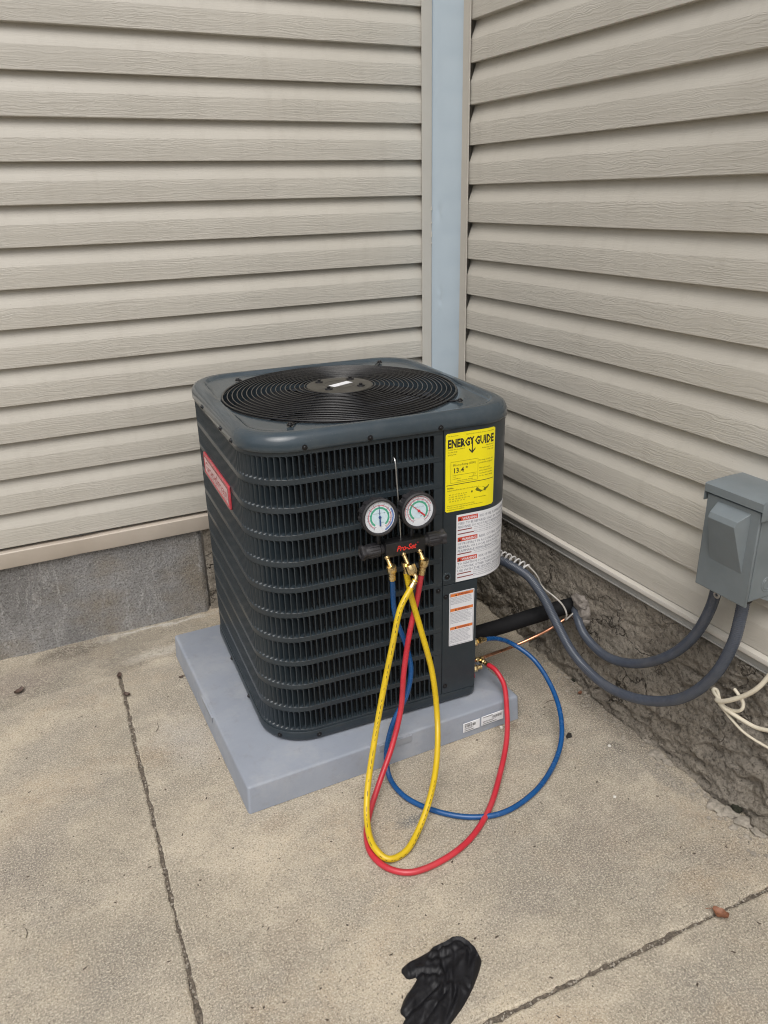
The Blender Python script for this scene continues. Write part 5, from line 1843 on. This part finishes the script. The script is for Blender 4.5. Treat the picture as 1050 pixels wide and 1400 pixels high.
# ------------------------------------------------------------------ leaves and litter
def leaf(name, label, mat, p, L, Wd, rz, curl, seed):
    mb = MB()
    vs, fs = [], []
    nl, nw = 10, 6
    rn = random.Random(seed)
    for i in range(nl + 1):
        t = i / nl
        wd = Wd * (sin(pi * (0.08 + 0.86 * t)) ** 0.8) * (1 + 0.25 * noise.noise(Vector((t * 5, seed, 0))))
        for j in range(nw + 1):
            s = j / nw - 0.5
            vs.append(((t - 0.5) * L, s * wd, 0.002 + curl * (abs(s) * 2) ** 2 * 0.6 + curl * (2 * abs(t - 0.5)) ** 2 * 0.5 + 0.0015 * noise.noise(Vector((t * 9, s * 9, seed)))))
    for i in range(nl):
        for j in range(nw):
            a = i * (nw + 1) + j
            fs.append((a, a + 1, a + nw + 2, a + nw + 1))
    mb.add(vs, fs)
    mb.tube([(0.5 * L, 0, 0.004 + curl * 0.4), (0.72 * L, 0.002, 0.003), (0.85 * L, 0.006, 0.002)], 0.0008, 6)
    o = mb.build(name, mat, None, True, p, 80, label=label, category='leaf')
    o.rotation_euler = (0, 0, rz)
    return o


leaf('leaf', 'reddish brown dry leaf beside the joint at lower right', 'leaf', (-0.300, -1.823, 0.0015), 0.034, 0.026, 1.9, 0.010, 1)
leaf('leaf', 'dark brown leaf scrap on the cement wash at far left', 'leafdark', (-1.603, -0.215, 0.0040), 0.034, 0.022, 0.7, 0.009, 2)
leaf('leaf', 'brown leaf scrap at the head of the long joint', 'leafdark', (-1.3035, -0.275, 0.0025), 0.026, 0.015, 1.2, 0.008, 3)
leaf('leaf', 'dark curled leaf scrap lodged further down the long joint', 'leafdark', (-1.2990, -0.395, 0.0010), 0.022, 0.016, 2.4, 0.010, 4)
leaf('leaf', 'small brown leaf flake on the slab left of the pad', 'leafdark', (-1.124, -0.375, 0.0010), 0.016, 0.010, 0.3, 0.004, 5)
leaf('leaf', 'small rust coloured leaf flake at the foot of the rough wall', 'leaf', (-0.045, -1.055, 0.0015), 0.016, 0.012, 0.3, 0.005, 6)
cpz = MB()
cpz.add([(x * 0.75, y * 0.75, z * 0.8) for x, y, z in [(-0.012, -0.008, 0.0), (0.012, -0.009, 0.0), (0.010, 0.010, 0.0), (-0.006, 0.006, 0.0), (-0.009, -0.006, 0.012), (0.009, -0.007, 0.017), (0.007, 0.007, 0.013), (-0.004, 0.004, 0.008)]], [(0, 1, 5, 4), (1, 2, 6, 5), (2, 3, 7, 6), (3, 0, 4, 7), (4, 5, 6, 7), (0, 3, 2, 1)])
cpz.build('plastic_chip', 'chip', None, False, (-0.207, -1.200, 0.0), label='small black chip just right of the blue hose loop', category='chip')


def rock(mb, x, y, z, r, seed, flat=0.6, sub=1):
    bm = bmesh.new()
    bmesh.ops.create_icosphere(bm, subdivisions=sub, radius=1.0)
    for v in bm.verts:
        q = r * (1 + 0.45 * noise.noise(Vector((v.co.x * 1.7 + seed, v.co.y * 1.7, v.co.z * 1.7))))
        v.co = Vector((x + v.co.x * q, y + v.co.y * q, max(z - 0.002, z + r * flat * 0.5 + v.co.z * q * flat)))
    mb.bm(bm)


rk = MB()
rock(rk, -0.352, -1.078, 0, 0.0055, 3, 0.8, 2)
rk.build('pebble', 'pale', None, True, None, 60, label='white pebble on the concrete at the right end of the pad', category='pebble', group='white pebbles')
rk = MB()
rock(rk, -0.131, -1.286, 0, 0.0045, 8, 0.7, 2)
rk.build('pebble', 'pale', None, True, None, 60, label='white pebble in a damp spot beyond the blue hose', category='pebble', group='white pebbles')
rk = MB()
rock(rk, -0.255, -1.446, 0, 0.0042, 11, 0.7, 2)
rk.build('pebble', 'pale', None, True, None, 60, label='white pebble alone on the open slab at right', category='pebble', group='white pebbles')

# crumbled cement along the foot of the right wall
rn = random.Random(21)
cr = MB()
for i in range(420):
    y = rn.uniform(-2.0, -0.75)
    k = min(1.0, max(0.0, (-y - 0.6) / 0.7))
    x = -0.030 * k - abs(rn.gauss(0, 0.028)) - 0.002
    if y < -1.2:
        x -= 0.01 * rn.random()
    rock(cr, x, y, 0, rn.choice((0.0015, 0.002, 0.003, 0.004, 0.006)) * rn.uniform(0.7, 1.3), i, 0.5)
for (x, y, r) in ((-0.045, -1.375, 0.020), (-0.040, -1.410, 0.014), (-0.055, -1.59, 0.022), (-0.040, -1.625, 0.020), (-0.062, -1.615, 0.012), (-0.035, -1.66, 0.022), (-0.020, -1.32, 0.014), (-0.030, -1.70, 0.020), (-0.070, -1.66, 0.010)):
    rock(cr, x, y, 0, r, y * 50, 0.35, 2)
cr.build('cement_crumbs', 'stone', None, False, label='crumbled cement along the foot of the rough wall', category='rubble', kind='stuff')
ms = MB()  # dark lumps added where a cavity in the wall foot lies in shade
for (x, y, z, r) in ((-0.026, -1.628, 0.010, 0.012), (-0.022, -1.600, 0.008, 0.009), (-0.018, -1.56, 0.012, 0.007), (-0.018, -0.99, 0.0, 0.007)):
    rock(ms, x, y, z, r, y * 30, 0.8, 3)
ms.build('cavity_shade', 'cavity_shade', None, True, label='near black lumps standing in for the shade of a cavity at the foot of the rough wall', category='cavity_shade', kind='stuff')

# grit in the joints and specks over the slabs
gt = MB()
for i in range(520):
    if rn.random() < 0.55:
        y = rn.uniform(-2.2, -0.27)
        x, yy = lx(y) + rn.gauss(0, 0.0035), y
    else:
        x = rn.uniform(-1.30, 0.0)
        yy = ry(x) + rn.gauss(0, 0.004)
    rock(gt, x, yy, -0.0055, rn.uniform(0.0012, 0.0032), i * 1.3, 0.8)
gt.build('joint_grit', 'stone', None, False, label='pale grit lying in the slab joints', category='grit', kind='stuff')
sp = MB()
for i in range(260):
    x, y = rn.uniform(-2.0, -0.05), rn.uniform(-2.2, -0.3)
    if PX0 - 0.01 < x < PX1 + 0.01 and PY0 - 0.01 < y:
        continue
    if abs(x - lx(y)) < 0.012 or abs(y - ry(x)) < 0.012:
        continue
    L, wd, a = rn.uniform(0.0015, 0.006), rn.uniform(0.0010, 0.0025), rn.uniform(0, pi)
    c, s = cos(a), sin(a)
    h_ = rn.uniform(0.0006, 0.002)
    pts = [(-L, -wd), (L * 0.6, -wd * 0.8), (L, wd * 0.5), (-L * 0.4, wd)]
    sp.add([(x + c * p - s * q, y + s * p + c * q, 0.0004) for p, q in pts] + [(x + c * p * 0.6 - s * q * 0.6, y + s * p * 0.6 + c * q * 0.6, h_) for p, q in pts], [(0, 1, 5, 4), (1, 2, 6, 5), (2, 3, 7, 6), (3, 0, 4, 7), (4, 5, 6, 7)])
for (x, y, a, L) in ((-1.12, -0.66, 0.4, 0.03), (-1.34, -1.20, 1.2, 0.05), (-0.135, -1.045, 2.6, 0.035), (-1.03, -0.98, 0.2, 0.02), (-1.255, -0.62, 0.8, 0.045), (-1.64, -1.19, 1.1, 0.03)):
    pth = [(x + cos(a + 0.5 * t) * L * t, y + sin(a + 0.5 * t) * L * t, 0.0016 + 0.0008 * sin(t * 5)) for t in [i / 8 for i in range(9)]]
    sp.tube(pth, 0.0007, 5)
sp.build('litter', 'bark', None, False, label='tiny dark specks and stalks scattered over the concrete', category='litter', kind='stuff')
